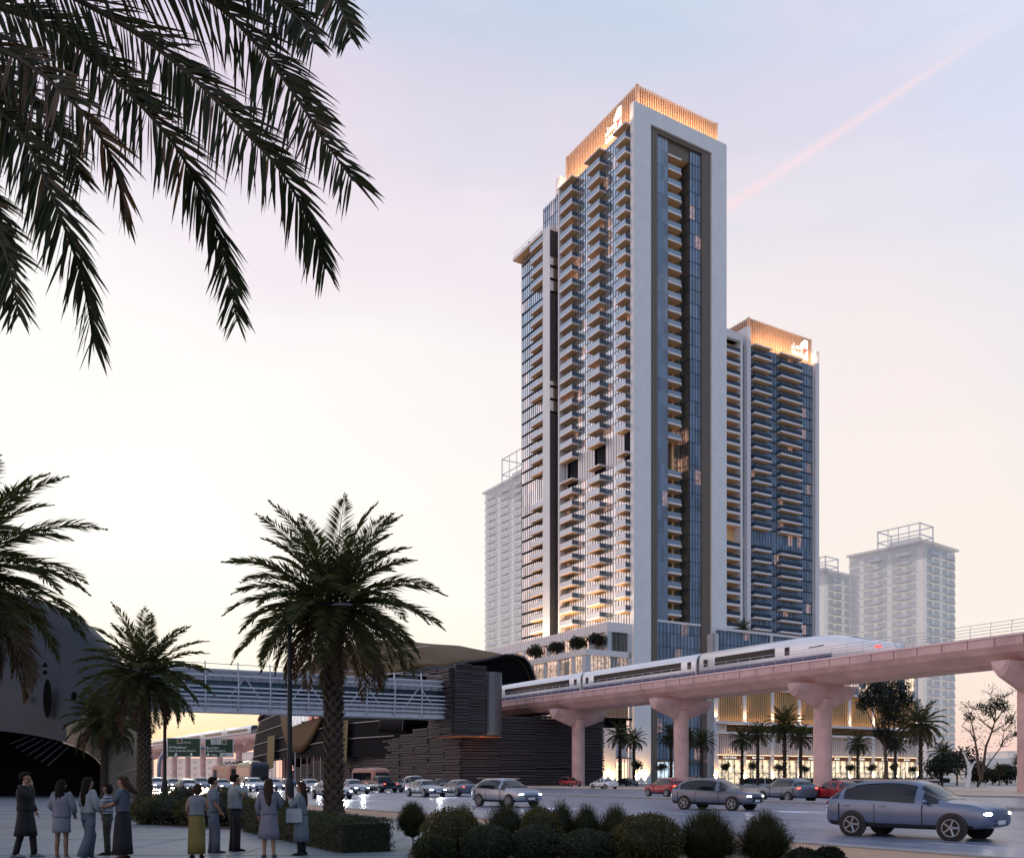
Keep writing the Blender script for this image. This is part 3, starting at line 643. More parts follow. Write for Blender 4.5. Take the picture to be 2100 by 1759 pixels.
TP = [(-1.25, 0), (-1.45, .25), (-1.5, 1.2), (-1.5, 2.4), (-1.38, 3.05), (-1.0, 3.5), (-.4, 3.68), (.4, 3.68), (1.0, 3.5), (1.38, 3.05), (1.5, 2.4), (1.5, 1.2), (1.45, .25), (1.25, 0)]
def train(x0, ncar, CL, nose, label, yo=-2.1, owner_loc=VO):
    t = empty('metro_train', owner_loc, THE, label, 'train'); zb = DT+.05
    for c in range(ncar):
        a = x0+c*CL+.35; last = c == ncar-1 and nose; b = x0+(c+1)*CL-.35+(4.6 if last else 0)
        g = MB(); S = 1.16
        if not last: g.loft([[Vector((x, yo+p[0]*S, zb+p[1]*k+(0 if k == 1 else .06))) for p in TP] for x, k in ((a, .97), (a+.25, 1), (b-.25, 1), (b, .97))])
        else:
            rings = []
            for x, zt, wd, zl in ((a, 1, 1, 0), (b-15, 1, 1, 0), (b-12, .98, 1, 0), (b-9, .9, .99, -.05), (b-6, .74, .95, -.1), (b-3.5, .56, .86, -.15), (b-1.6, .42, .7, -.1), (b-.5, .3, .45, .05), (b-.1, .22, .2, .25)):
                rings.append([Vector((x, yo+p[0]*S*wd, zb+zl+p[1]*(zt if p[1] > .3 else 1))) for p in TP])
            g.loft(rings)
        body = g.build('carriage', 'train_white', t, smooth=True)
        q = MB(); e = b-1.5 if not last else b-16.5
        q.box(a+3.2, e-1.7, yo-1.5*S-.03, yo-1.5*S+.02, zb+1.35, zb+2.55)
        if not last or True:
            for xx in (a+.9, e-.3 if not last else e): q.box(xx, xx+.8, yo-1.5*S-.03, yo-1.5*S+.02, zb+1.35, zb+2.45)
        q.build('window_band', 'train_window', body)
        q = MB(); q.box(a+.2, (b-.2) if not last else b-9, yo-1.5*S-.025, yo-1.5*S+.02, zb+.35, zb+.85); q.build('stripe', 'train_blue', body)
        if last:
            q = MB()
            for k in (0,):
                q.face([(b-12.3, yo-1.0*S, zb+3.47), (b-12.3, yo+1.0*S, zb+3.47), (b-6, yo+.85*S, zb+2.60), (b-6, yo-.85*S, zb+2.60)])
                q.face([(b-6, yo-.86*S, zb+2.60), (b-6, yo+.86*S, zb+2.60), (b-3.8, yo+.62*S, zb+1.98), (b-3.8, yo-.62*S, zb+1.98)])
                q.face([(b-12.5, yo-1.52*S, zb+1.9), (b-12.5, yo-1.4*S, zb+2.9), (b-10.5, yo-1.40*S, zb+2.65), (b-10.2, yo-1.52*S, zb+1.95)])
            q.build('windscreen', 'train_window', body)
            q = MB(); q.ellip((b-2.6, yo-1.2*S, zb+1.0), (.5, .15, .16)); q.build('tail_lamp', 'tail_red', body)
        elif True:
            q = MB(); q.loft([[Vector((x, yo+p[0]*S*.92, zb+p[1]*.95)) for p in TP] for x in (b, b+.7)]); q.build('gangway', 'dark_panel', body)
    return t
mat('tail_red', (.4, .02, .02), .4, emis=2.2, ecol=(1, .08, .06))
train(5.4, 3, 28.6, True, 'white metro train with a blue stripe and sloping nose on the viaduct')
train(-330, 5, 34, False, 'distant white metro train on the viaduct left of the dark station')
# ================================================================ right metro station
mat('gold_skin', (.10, .062, .026), .6, .0, spec=.15, var=.1, scale=.15)
mat('dark_skin', (.010, .010, .013), .6, .0, spec=.1, var=.2)
mat('dark_glass', (.007, .008, .011), .6, .0, var=.3, scale=.3, spec=.04)
mat('rib', (.30, .31, .36), .4, .5)
mat('rib_dark', (.10, .10, .12), .5, .3)
mat('banner', (.10, .075, .012), .6)
mat('slat_stone', (.046, .040, .047), .6, var=.45, scale=1.2, stretch=(.25, .25, 3))
mat('slat_gap', (.012, .010, .012), .7)
mat('cyl_metal', (.16, .155, .165), .35, .5)
SS, SDD = -168, 98; st = empty('metro_station', SD(SS, SDD), THE, 'dark metro station with a golden shell roof and stone slat base behind the footbridge', 'station')
def interp(tb, x):
    for (x0, y0), (x1, y1) in zip(tb, tb[1:]):
        if x <= x1 or (x1, y1) == tb[-1]:
            t = max(0, min(1, (x-x0)/(x1-x0))); t = t*t*(3-2*t) if len(tb) > 2 else t; return y0+(y1-y0)*t
def lin(tb, x):
    if x <= tb[0][0]: return tb[0][1]
    for (x0, y0), (x1, y1) in zip(tb, tb[1:]):
        if x <= x1: return y0+(y1-y0)*(x-x0)/(x1-x0)
    return tb[-1][1]
HT = [(0, 31), (8, 32.5), (22, 34.8), (45, 36), (65, 35.5), (85, 32.5), (105, 26), (120, 16), (128, 8)]   # roof height by distance from the near end
WN = [(0, 17), (20, 19.5), (60, 20.5), (100, 18), (120, 12), (128, 6)]
def shp(x, t, ins=0.):
    """t 0..1 from the road side up and over"""
    H, W = lin(HT, x)-ins, lin(WN, x)-ins; a = math.pi*t
    y = -W*math.copysign(abs(math.cos(a))**(.75 if t < .5 else .6), math.cos(a)); z = H*abs(math.sin(a))**(.62 if t < .5 else .48)
    k = max(0, 1-max(0, x)/38); z *= 1-.21*k*lin([(0, 0), (.12, 0), (.3, .8), (.44, 1), (.58, .4), (.72, 0), (1, 0)], t)
    return Vector((-x, y, z))
g = MB(); NX, NT = 44, 40; xs = [128*i/NX for i in range(NX+1)]
rings = [[shp(x, .02+.96*k/NT, .8) for k in range(NT+1)] for x in xs]; g.loft(rings, 0, closed=False, cap=False)
end = rings[0]; g.face(end, 1)
g.build('glazed_hall', ['dark_glass', 'black_recess'], st)
# pale ribs along the glass
g = MB()
for z in (10.2, 13.6, 17, 20.4, 23.6, 26.6, 29.4):
    pts = []
    for x in [4+124*i/40 for i in range(41)]:
        H = lin(HT, x)-.6; tz = z - 5*max(0, (x-30)/128)
        if tz < H*.97:
            a = math.asin((tz/H)**(1/.62)); W = lin(WN, x)-.6; pts.append(Vector((-x, -W*abs(math.cos(a))**.75, tz)))
    if len(pts) > 3: g.tube(pts, .11, 5)
g.build('glazing_ribs', 'rib', st)
# golden shell, swept back at the near end, with the pointed apron over the road side
g = MB(); TT = 46
def tlow(x):
    z = 20.5 + max(0, (x-85))*-.1
    if 34 < x < 72: q = (x-53)/19; z = min(z, 7.6+13.5*abs(q)**1.9)
    H = lin(HT, x); r = min(.995, max(.02, z/H)); return math.asin(r**(1/.62))/math.pi
rows = []
for i in range(61):
    row = []
    for k in range(TT+1):
        x0 = 15*max(0, 1-k/(TT*.55))**1.2+.5; x = x0+(125-x0)*i/60; t0 = tlow(x); row.append(shp(x, t0+(.92-t0)*(k/TT)**1.15))
    rows.append(row)
g.loft(rows, 0, closed=False, cap=False)
o = g.build('shell_roof', 'gold_skin', st, smooth=True); md = o.modifiers.new('thick', 'SOLIDIFY'); md.thickness = .7; md.offset = -1
# dark collar round the near end with fine lines
g = MB(); rows = []
for i in range(9):
    rows.append([shp(-.8+ (2.0+17*max(0, .52-k/40))*i/8, .06+.9*k/40, -.25 if i < 8 else .3) for k in range(41)])
g.loft(rows, 0, closed=False, cap=False); o = g.build('end_collar', 'dark_skin', st, smooth=True); md = o.modifiers.new('thick', 'SOLIDIFY'); md.thickness = .5; md.offset = -1
g = MB()
for k in range(3, 24, 2):
    x0 = .2; x1 = 1.0+17*max(0, .52-k/40); g.tube([shp(x0+(x1-x0)*j/5, .06+.9*k/40, -.33) for j in range(6)], .07, 4)
g.tube([shp(-.8, .06+.9*k/40, -.4) for k in range(41)], .09, 5); g.build('collar_ribs', 'rib_dark', st)
# skylights
g = MB()
for x, t in ((52, .36), (55, .36), (30, .40), (33, .4), (74, .33)):
    p = [shp(x+dx, t+dt, -.15) for dx, dt in ((0, 0), (2, 0), (2.4, .018), (.4, .018))]; g.face(p)
g.build('skylight', 'black_recess', st)
def slats(g, p0, p1, z0, z1, out, seed=0, hh=.42, top=None, n_seg=None, lean=0.):
    """uneven stone courses on a wall from p0 to p1 (s, y), proud by different amounts"""
    rr = random.Random(seed); p0, p1 = Vector(p0), Vector(p1); Ld = (p1-p0).length; d = (p1-p0)/Ld; o_ = Vector((d.y, -d.x))*out
    seg = n_seg or max(1, int(Ld/6)); 
    for k in range(seg):
        a, b = p0+d*(Ld*k/seg), p0+d*(Ld*(k+1)/seg); z = z0
        while z < (top(k/seg) if top else z1):
            h = hh*rr.uniform(.6, 1.5); pr = rr.uniform(.08, .5)+lean*(z-z0)
            q = o_*pr; r = o_*-.3; zz = z+h*.72
            base = len(g.v)
            for zq in (z, zz):
                for pt in (a+q, b+q, b+r, a+r): g.v.append((pt.x, pt.y, zq))
            for f in ((0, 1, 2, 3), (7, 6, 5, 4), (0, 4, 5, 1), (1, 5, 6, 2), (2, 6, 7, 3), (3, 7, 4, 0)): g.f.append(tuple(base+i for i in f)); g.m.append(0)
            z += h
def loc2(s, d): return (s-SS, d-SDD)
cs = loc2(-145, 82); far = loc2(-236, 80); nr = loc2(-140, 111)
g = MB(); slats(g, far, cs, 0, 12, 1, 2, top=lambda f: 3.2+9.0*f**.8 if f < .85 else 12); slats(g, cs, nr, 0, 12.8, 1, 3)
g.face([(far[0], far[1]+.3, 0), (cs[0], cs[1]+.3, 0), (cs[0], cs[1]+.3, 11.6), (far[0], far[1]+.3, 3)], 1); g.face([(cs[0]-.3, cs[1], 0), (nr[0]-.3, nr[1], 0), (nr[0]-.3, nr[1], 12.6), (cs[0]-.3, cs[1], 12.6)], 1)
g.face([(cs[0]-.3, cs[1]+.3, 12.5), (nr[0]-.3, nr[1], 12.5), (nr[0]-60, nr[1], 12.5), (cs[0]-60, cs[1]+.3, 12.5)], 1)
g.build('stone_base', ['slat_stone', 'slat_gap'], st)
g = MB(); a, b, c = loc2(-150, 78.2), loc2(-141, 78.2), loc2(-140.0, 83.8)
slats(g, a, b, 9, 21, 1, 5, hh=.36, n_seg=2, lean=.06); slats(g, b, c, 9, 21.3, 1, 6, hh=.36, n_seg=2, lean=.08)
g.box(a[0], b[0]-.1, a[1]+.2, c[1]+3, 9.05, 20.8, 1); g.build('stair_tower', ['slat_stone', 'slat_gap'], st)
g = MB(); q = loc2(-142, 86.4); g.tube([(q[0], q[1], 9.2), (q[0], q[1], 20.6)], 2.1, 28); g.build('lift_shaft', 'cyl_metal', st, smooth=False)
g = MB(); g.box(a[0]+1, b[0]+.2, a[1]+.6, q[1]+1.6, 8.86, 9.0); g.build('glowing_soffit', mat('soffit_glow', (.6, .25, .12), .6, emis=.05, ecol=(1, .32, .14)), st)  # orange light put into the underside's own material as a faint glow
area('soffit_lamp', (b[0]+1.4, c[1]-1, 8.6), (5, 1), 140, (1, .36, .15), (R(35), 0, 0), st)
# banners, entrance lines and the sign on the apron
def side_pt(x, z, ins=0.):
    H = lin(HT, x)-ins; a = math.asin(min(1, z/H)**(1/.62)); W = lin(WN, x)-ins; return Vector((-x, -W*abs(math.cos(a))**.75, z))
for x0, x1, z0, z1 in ((72, 79.5, 4, 12.8), (22, 31, 5, 14.3)):
    g = MB(); g.face([side_pt(x1, z0, -.3), side_pt(x0, z0, -.3), side_pt(x0, z1, -.3), side_pt(x1, z1, -.3)]); g.build('banner', 'banner', st)
for i in range(14): g = MB(); x = 30+i*4.2; g.tube([side_pt(x, .1, .3), side_pt(x, 6.5, .3)], .09, 4); g.build('entrance_mullion', 'rib', st)
g = MB(); g.tube([side_pt(53, .1, -.4), side_pt(53, 7.8, -.4)], .14, 5); g.build('apron_post', 'rib', st)
p0 = side_pt(55.5, 14.4, -.45); p1 = side_pt(40, 14.4, -.45); ux = (p1-p0).normalized(); uz = Vector((0, 0, 1)); uy = uz.cross(ux)
M = Matrix.Translation(p0) @ Matrix(((ux.x, 0, -uy.x, 0), (ux.y, 0, -uy.y, 0), (0, 1, 0, 0), (0, 0, 0, 1)))
def lett(poly, m):
    g = MB(); Mx = Matrix.Translation(p0) @ Matrix(((ux.x, uy.x, 0, 0), (ux.y, uy.y, 0, 0), (0, 0, 1, 0), (0, 0, 0, 1)))
    for q in poly: g.prism(q, Mx, -.5)
    g.build('lettering', m, st)
sl = .35
def para(x, z0, z1, wd=1.1): return [(x+z0*sl, z0), (x+wd+z0*sl, z0), (x+wd+z1*sl, z1), (x+z1*sl, z1)]
mat('letter_white', (.85, .86, .9), .5, emis=.35, ecol=(1, 1, 1)); mat('letter_coral', (.8, .35, .25), .5, emis=.3, ecol=(1, .5, .38))
lett([para(0, 0, 4.2), para(2.3, .2, 4.2), para(4.6, .4, 4.2), [(7.3, 1.0), (8.8, .8), (9.9, 3.2), (9.5, 4.2), (8.2, 4.0), (7.2, 2.4)], para(9.6, .9, 4.2, .8)], 'letter_white')
lett([[(11.2, 1.0), (12.4, 1.0), (15.0, 4.2), (13.8, 4.2)], [(15.2, 4.2), (16.4, 4.2), (16.6, 1.2), (15.4, 1.2)], [(13.8, 3.5), (15.5, 3.5), (15.5, 4.2), (13.8, 4.2)]], 'letter_coral')
e0 = SD(-252, 76)
# ================================================================ footbridge
BA, BB = Vector((-11.4, 163, 0)), Vector((-58.6, 137.7, 0)); BA = BA+ (BA-BB).normalized()*.3
bd = (BA-BB).normalized(); BB2 = BB - bd*14; BL = (BA-BB2).length
br = empty('footbridge', BB2, math.atan2(bd.y, bd.x), 'grey louvred covered footbridge leading from the left shell to the station', 'bridge')
ZB, ZH = 12.0, 7.0; zu = ZB+ZH
mat('bridge_panel', (.36, .38, .43), .5, .2); mat('bridge_beam', (.52, .55, .62), .4, .3)
mat('bridge_glass', (.05, .07, .10), .06, .2, spec=1)
g = MB(); g.box(0, BL, 0, 4.5, ZB, ZB+.75, 0); g.build('bottom_girder', 'bridge_beam', br)
g = MB(); g.box(0, BL, .5, 4.2, zu-1.1, zu-.15); g.build('roof', 'bridge_panel', br)
g = MB(); g.box(0, BL, .5, .6, ZB+.75, ZB+2.3, 0); g.box(0, BL, .5, .6, ZB+5.0, zu-1.1, 0)
n = int(BL/1.5)
for i in range(n): x = i*1.5; g.box(x, x+.05, .44, .5, ZB+.75, ZB+2.3, 1); g.box(x, x+.05, .44, .5, ZB+5, zu-1.1, 1)
g.build('wall_panels', ['bridge_panel', 'mullion'], br)
def winmat():
    m = bpy.data.materials.new('bridge_window'); m.use_nodes = True; t = m.node_tree; p = t.nodes['Principled BSDF']
    p.inputs['Base Color'].default_value = (.03, .045, .07, 1); p.inputs['Roughness'].default_value = .05; p.inputs['Specular IOR Level'].default_value = .9
    tr = nd(t, 'ShaderNodeBsdfTransparent'); tr.inputs[0].default_value = (.45, .6, .75, 1); mx = nd(t, 'ShaderNodeMixShader'); mx.inputs[0].default_value = .45
    t.links.new(tr.outputs[0], mx.inputs[1]); t.links.new(p.outputs[0], mx.inputs[2]); t.links.new(mx.outputs[0], t.nodes['Material Output'].inputs[0]); MATS['bridge_window'] = m
winmat()
g = MB(); g.box(0, BL, .56, .6, ZB+2.3, ZB+5); g.box(0, BL, 4.1, 4.14, ZB+2.3, ZB+5); g.build('window_strip', 'bridge_window', br)
g = MB(); g.box(0, BL, 4.1, 4.2, ZB+.75, ZB+2.3); g.box(0, BL, 4.1, 4.2, ZB+5, zu-1.1); g.build('rear_wall', 'bridge_panel', br)
g = MB()
for k, z in enumerate((1.0, 1.75, 2.4, 3.1, 3.8, 5.6, 6.5)):
    off = -.35-.25*math.sin(math.pi*min(1, z/ZH)); g.box(0, BL, off, off+.16, ZB+z, ZB+z+.26)
g.build('louvre_rails', 'bridge_beam', br)
bays = [BL-.6-i*5.05 for i in range(int(BL/5.05)+1)]
g = MB()
for i, x in enumerate(bays):
    x -= 0 if i < 6 else 1.2
    g.tube([(x, .1, ZB-.1), (x, -.45, ZB+.8), (x, -.75, ZB+3.2), (x, -.7, ZB+5), (x, -.3, zu+.3), (x, -.2, zu+.9)], [(.11, .2)]*6, 6)
g.tube([(0, -.25, zu+.55), (BL, -.25, zu+.55)], .06, 5); g.build('outrigger_ribs', 'bridge_beam', br)
for i, x in enumerate(bays[:-1]):
    g = MB(); m_x = x-2.5; xx = x if i % 2 else x-5.05; g.tube([(xx, .4, ZB+5.6), (m_x, .4, ZB+2.2)], .14, 5); g.build('truss_brace', 'bridge_beam', br)
# ================================================================ left metro station, close by
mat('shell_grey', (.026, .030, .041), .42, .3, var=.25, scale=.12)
mat('rim_gold', (.20, .165, .12), .4, .4, var=.12, scale=.3)
LS = empty('metro_station', (-46.5, 74, 0), 0, 'big dark curved metro station shell at the left edge with a gold rim', 'station')
g = MB(); A = 16.3; HH = 17.4; rings = []
def arch(a, b, y, dx=0, n=36, p=.8): return [Vector((dx+a*math.copysign(abs(math.cos(t))**p, math.cos(t)), y, b*abs(math.sin(t))**p)) for t in [math.pi*k/n for k in range(n+1)]]
# front face bulges towards us between the outer outline and the dark opening
opn = lambda k, n=36: (14.9*math.cos(math.pi*k/n), 5.6*abs(math.sin(math.pi*k/n))**.55)
outer = arch(A, HH, 3); 
for f in [i/10 for i in range(11)]:
    ring = []
    for k in range(37):
        ox, oz = opn(k); q = outer[k]; t = f
        ring.append(Vector((ox+(q.x-ox)*t, -2.6*math.cos(t*math.pi/2)+2.4*t*t-0.2*0, oz+(q.z-oz)*math.sin(t*math.pi/2))))
    rings.append(ring)
for y, s in ((8, .98), (16, .93), (24, .84), (30, .7)): rings.append([Vector((q.x*s-.66*(y-2.4), y, q.z*s)) for q in outer])
g.loft(rings, 0, closed=False, cap=False); g.build('shell', 'shell_grey', LS, smooth=True)
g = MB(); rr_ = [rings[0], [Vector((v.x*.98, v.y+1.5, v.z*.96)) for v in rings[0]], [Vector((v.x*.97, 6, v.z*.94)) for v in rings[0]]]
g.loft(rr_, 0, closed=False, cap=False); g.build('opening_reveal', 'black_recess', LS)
g = MB()                                                               # back wall with a gap that looks out on the road
wx0 = (207-CX)/F*80+46.5; wx1 = (243-CX)/F*80+46.5; zz = CH+(HY-1546)/F*80
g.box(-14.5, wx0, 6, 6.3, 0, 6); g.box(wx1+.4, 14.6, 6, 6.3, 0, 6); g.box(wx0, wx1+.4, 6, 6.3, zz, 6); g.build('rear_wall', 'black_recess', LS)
g = MB(); rr_ = []
for f in (0, .25, .5, .75, 1):                                          # gold rim strip on the right leg
    row = []
    for k in range(0, 9):
        i = int(f*(10 if k < 3 else max(1.2, 10-(k-2)*1.5))); v = rings[i][k]; row.append(Vector((v.x+.05+.35*math.sin(f*3.1), v.y-.28, v.z)))
    rr_.append(row)
g.loft(rr_, 0, closed=False, cap=False); o = g.build('gold_rim', 'rim_gold', LS, smooth=True)
g = MB()
for k in range(1, 8): g.tube([rr_[j][k]+Vector((0, -.06, 0)) for j in range(5)], .04, 4)
g.tube([rr_[0][k]+Vector((0, -.05, 0)) for k in range(9)], .08, 5); g.build('rim_seam', mat('seam', (.45, .38, .28), .4, .4), LS)
g = MB()                                                               # oval grille and small vents on the shell front
def shell_pt(px, py): 
    Y = 71.5; return Vector(((px-CX)/F*Y+46.5, -3.0, CH+(HY-py)/F*Y))
def oval(cx, cy, rx, ry, n=16, y=0): return [shell_pt(cx+rx*math.cos(2*math.pi*k/n), cy+ry*math.sin(2*math.pi*k/n))+Vector((0, y, 0)) for k in range(n)]
g.face(oval(104, 1433, 9, 40)); g.face(oval(60, 1428, 6, 9)); g.face(oval(158, 1428, 6, 9)); g.face(oval(99, 1380, 5, 5)); g.face([shell_pt(92, 1369), shell_pt(106, 1369), shell_pt(99, 1357)])
g.build('shell_vent', 'black_recess', LS)
# curved glass ribs in the opening
g = MB()
for k in range(7):
    a = shell_pt(-60+k*14, 1520+k*8)+Vector((0, 6, 0)); b = shell_pt(60+k*12, 1497)+Vector((0, 6, 0)); mid = (a+b)/2+Vector((0, 0, .5)); g.tube([a, mid, b], .05, 4)
g.build('glazing_ribs', 'rib', LS)
# ================================================================ pale towers beyond
mat('hazed_window', (.70, .76, .80), .35, var=.05)
mat('hazed_wall', (.88, .91, .93), .7, var=.03, scale=.05)
mat('hazed_wall_grey', (.82, .86, .89), .7, var=.03, scale=.05)
mat('hazed_frame', (.78, .79, .82), .6)
for q, f_ in (('hazed_wall', .5), ('hazed_wall_grey', .42), ('hazed_frame', .42), ('hazed_window', .5)): haze_fade(q, f_)  # haze put into the materials: pale and part transparent, no air between
def ghost(pxc, Yc, ztop, d_left, d_right, wl, wr, label, cage, slabs=3.7, bal=True):
    """corner at pxc; faces run left along d_left and right along d_right"""
    c = G(pxc, Yc); dl, dr = Vector((*d_left, 0)).normalized(), Vector((*d_right, 0)).normalized()
    t = empty('background_tower', c, 0, label, 'tower'); g = MB()
    def bx(a0, a1, b0, b1, z0, z1, mi=0, gg=None):
        gg = gg or g; gg.box(a0, a1, b0, b1, z0, z1, mi, M=Matrix(((dl.x, dr.x, 0, 0), (dl.y, dr.y, 0, 0), (0, 0, 1, 0), (0, 0, 0, 1))))
    bx(0, wl, 0, wr, 0, ztop, 0); g.build('walls', 'hazed_wall', t)
    w_ = MB(); s_ = MB(); z = ztop-4; wl_ = []
    while z > 6:
        for k in range(int(wl/6.5)): wl_.append((dl*(3+k*6.5)+Vector((0, 0, z)), 0))
        for k in range(int(wr/6.5)): wl_.append((dr*(3+k*6.5)+Vector((0, 0, z)), 1))
        bx(2.2, wl, -.6, 0, z-.55, z-.25, 0, s_); bx(-.6, 0, 2.2, wr, z-.55, z-.25, 0, s_)
        if bal:
            for k in range(int(wl/13)): a = 5+k*13; bx(a, a+6, -1.8, 0, z-.6, z-.2, 0, s_); bx(a, a+6, -1.8, -1.7, z-.2, z+.8, 1, s_)
            for k in range(int(wr/13)): a = 5+k*13; bx(-1.8, 0, a, a+6, z-.6, z-.2, 0, s_); bx(-1.8, -1.7, a, a+6, z-.2, z+.8, 1, s_)
        z -= slabs
    wa, wb = MB(), MB(); bx(0, 4.2, -.25, 0, 0, 2.3, 0, wa); bx(-.25, 0, 0, 4.2, 0, 2.3, 0, wb); pr = [None, None]
    for i, (l, q) in enumerate(wl_):
        if i < 100:
            o = pr[q].copy() if pr[q] else (wa, wb)[q].build('window', 'hazed_window', t)
            if pr[q]: scn.collection.objects.link(o)
            pr[q] = pr[q] or o; o.location = l
        else:
            bb_ = len(w_.v); src = (wa, wb)[q]; w_.v += [(v[0]+l.x, v[1]+l.y, v[2]+l.z) for v in src.v]; w_.f += [tuple(bb_+j for j in f_) for f_ in src.f]; w_.m += src.m
    if w_.v: tag(w_.build('window', 'hazed_window', t), kind='stuff')
    s_.build('balcony', ['hazed_wall', 'hazed_wall_grey'], t)
    f = MB(); bx(-1.5, wl+.5, -1.5, wr+1, ztop, ztop+.8, 0, f)
    if cage:
        a0, a1, b0, b1, h = cage
        for a in (a0, a1):
            for b in (b0, b1): bx(a-.25, a+.25, b-.25, b+.25, ztop, ztop+h, 0, f)
        for k in range(1, 4): a = a0+(a1-a0)*k/4; bx(a-.15, a+.15, b0-.15, b0+.15, ztop, ztop+h, 0, f)
        for zz in (h-.5, h*.45): bx(a0, a1, b0-.2, b0+.2, ztop+zz, ztop+zz+.5, 0, f); bx(a0, a1, b1-.2, b1+.2, ztop+zz, ztop+zz+.5, 0, f); bx(a0-.2, a0+.2, b0, b1, ztop+zz+.003, ztop+zz+.49, 0, f); bx(a1-.2, a1+.2, b0, b1, ztop+zz+.003, ztop+zz+.49, 0, f)
        bx(a0+3, a1-3, b0+4, b1-3, ztop+.8, ztop+h*.5, 0, f)
    f.build('roof_frame', 'hazed_frame', t); return t
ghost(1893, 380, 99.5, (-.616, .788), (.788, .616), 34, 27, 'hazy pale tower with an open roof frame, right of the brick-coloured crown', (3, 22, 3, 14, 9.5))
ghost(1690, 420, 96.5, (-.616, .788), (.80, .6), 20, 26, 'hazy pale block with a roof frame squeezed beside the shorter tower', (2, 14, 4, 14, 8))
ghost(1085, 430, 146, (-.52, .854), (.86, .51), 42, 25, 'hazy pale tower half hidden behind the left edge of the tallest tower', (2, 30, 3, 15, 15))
# low pale blocks on the horizon
def block(px0, px1, py, Y, label, d=20):
    a, b = G(px0, Y), G(px1, Y); z = CH+(HY-py)/F*Y; t = empty('background_building', a, 0, label, 'building')
    g = MB(); L_ = (b-a).x; g.box(0, L_, 0, d, 0, z); g.box(-.3, L_+.3, -.3, d+.3, z, z+.5); g.build('wall', 'hazed_wall_grey', t)
    n = max(2, int(L_/4)); wl_ = []
    zz = 2.
    while zz < z-2.4:
        wl_ += [(L_*(i+.25)/n, 0, zz) for i in range(n)]
        zz += 3.6
    w_ = MB(); w_.box(0, L_/n*.5, -.1, 0, 0, 1.8); repeat(w_.build('window', 'hazed_window', t), wl_[:100])
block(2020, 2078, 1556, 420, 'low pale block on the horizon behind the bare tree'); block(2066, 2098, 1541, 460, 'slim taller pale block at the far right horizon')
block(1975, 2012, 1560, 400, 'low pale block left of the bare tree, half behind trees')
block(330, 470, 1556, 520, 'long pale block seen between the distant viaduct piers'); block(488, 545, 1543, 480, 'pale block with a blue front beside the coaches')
# ================================================================ road signs on their gantry
mat('sign_green', (.006, .05, .022), .45, var=.08); mat('sign_rim', (.62, .66, .64), .5); mat('sign_text', (.75, .78, .74), .5, emis=.06, ecol=(1, 1, 1)); mat('sign_brown', (.10, .08, .02), .5)
mat('pole_dark', (.018, .020, .026), .45, .4); mat('pole_grey', (.34, .36, .42), .4, .5)
SY = 165.
def roadsign(px0, px1, py0, py1, label):
    p0, p1 = P(px0, py1, SY), P(px1, py0, SY); W, H = p1.x-p0.x, p1.z-p0.z
    t = empty('road_sign', (p0.x, SY, p0.z), 0, label, 'road sign', 'green road signs on the gantry')
    g = MB(); g.box(0, W, 0, .12, 0, H); g.build('panel', 'sign_green', t)
    g = MB(); r = .13; g.box(-.03, W+.03, -.03, 0, -.03, r); g.box(-.03, W+.03, -.03, 0, H-r, H+.03); g.box(-.03, r, -.03, 0, r, H-r); g.box(W-r, W+.03, -.03, 0, r, H-r); g.build('border', 'sign_rim', t)
    return t, W, H
RX = Matrix.Rotation(R(90), 4, 'X')
def stx(t, s, x, z, sz, m='sign_text'): text(s, sz, 'lettering', m, t, Matrix.Translation((x, -.04, z)) @ RX, .01)
def icon(t, x, z, w_, m, mi=None):
    g = MB(); g.box(x, x+w_, -.035, 0, z, z+w_); g.build('symbol_panel', m, t)
    if mi: g = MB(); g.box(x+.1, x+w_-.1, -.05, -.035, z+.1, z+w_-.1); g.build('symbol', mi, t)
def arrow(t, x, z, m='sign_text', s=.32):
    g = MB(); g.prism([(x, z), (x+s, z+s), (x+s*.35, z+s*.85), (x+s*.35, z+s*1.9), (x-s*.35, z+s*1.9), (x-s*.35, z+s*.85), (x-s, z+s)], Matrix.Translation((0, -.05, 0)), .05); g.build('arrow', m, t)
t, W, H = roadsign(342.8, 411.7, 1512.5, 1551.5, 'green road sign reading Al Mankhool, the left one of the two')
stx(t, 'Al Mankhool', .3, 1.55, .62); stx(t, 'Sheikh Khalifa Bin Zayed St', .3, .98, .44); stx(t, '(North)', 2.95, 2.5, .42); icon(t, 1.8, 2.4, .95, 'sign_rim', 'sign_brown'); arrow(t, 1.6, .15); arrow(t, 4.4, .15)
stx(t, '5', 2.08, 2.62, .6)
t, W, H = roadsign(420.2, 478.9, 1514, 1552, 'green road sign reading Burdubai with a white exit tab, right one of the pair')
stx(t, 'Burdubai', .3, 1.5, .6); stx(t, 'Sheikh Rashid St', .3, .98, .52); stx(t, '250m', 1.1, .22, .5); arrow(t, .6, .15)
for x in (1.1, 2.1, 3.1): icon(t, x, 2.3, .85, 'sign_rim', 'sign_brown' if x > 3 else None)
stx(t, 'P', 1.38, 2.5, .5, 'pole_dark'); stx(t, 'TE', 2.25, 2.5, .4, 'pole_dark'); stx(t, '5', 3.35, 2.45, .55)
g = MB(); g.box(2.75, W-.02, -.06, -.03, .03, .8); g.build('exit_tab', 'sign_rim', t); text('EXIT', .5, 'lettering', 'pole_dark', t, Matrix.Translation((3.1, -.07, .25)) @ RX, .005); arrow(t, W-.4, .1, 'pole_dark', .22)
gp = P(328, 1592, SY+.6); ga = empty('sign_gantry', (gp.x, gp.y, 0), 0, 'curved grey gantry pole carrying the green road signs', 'gantry')
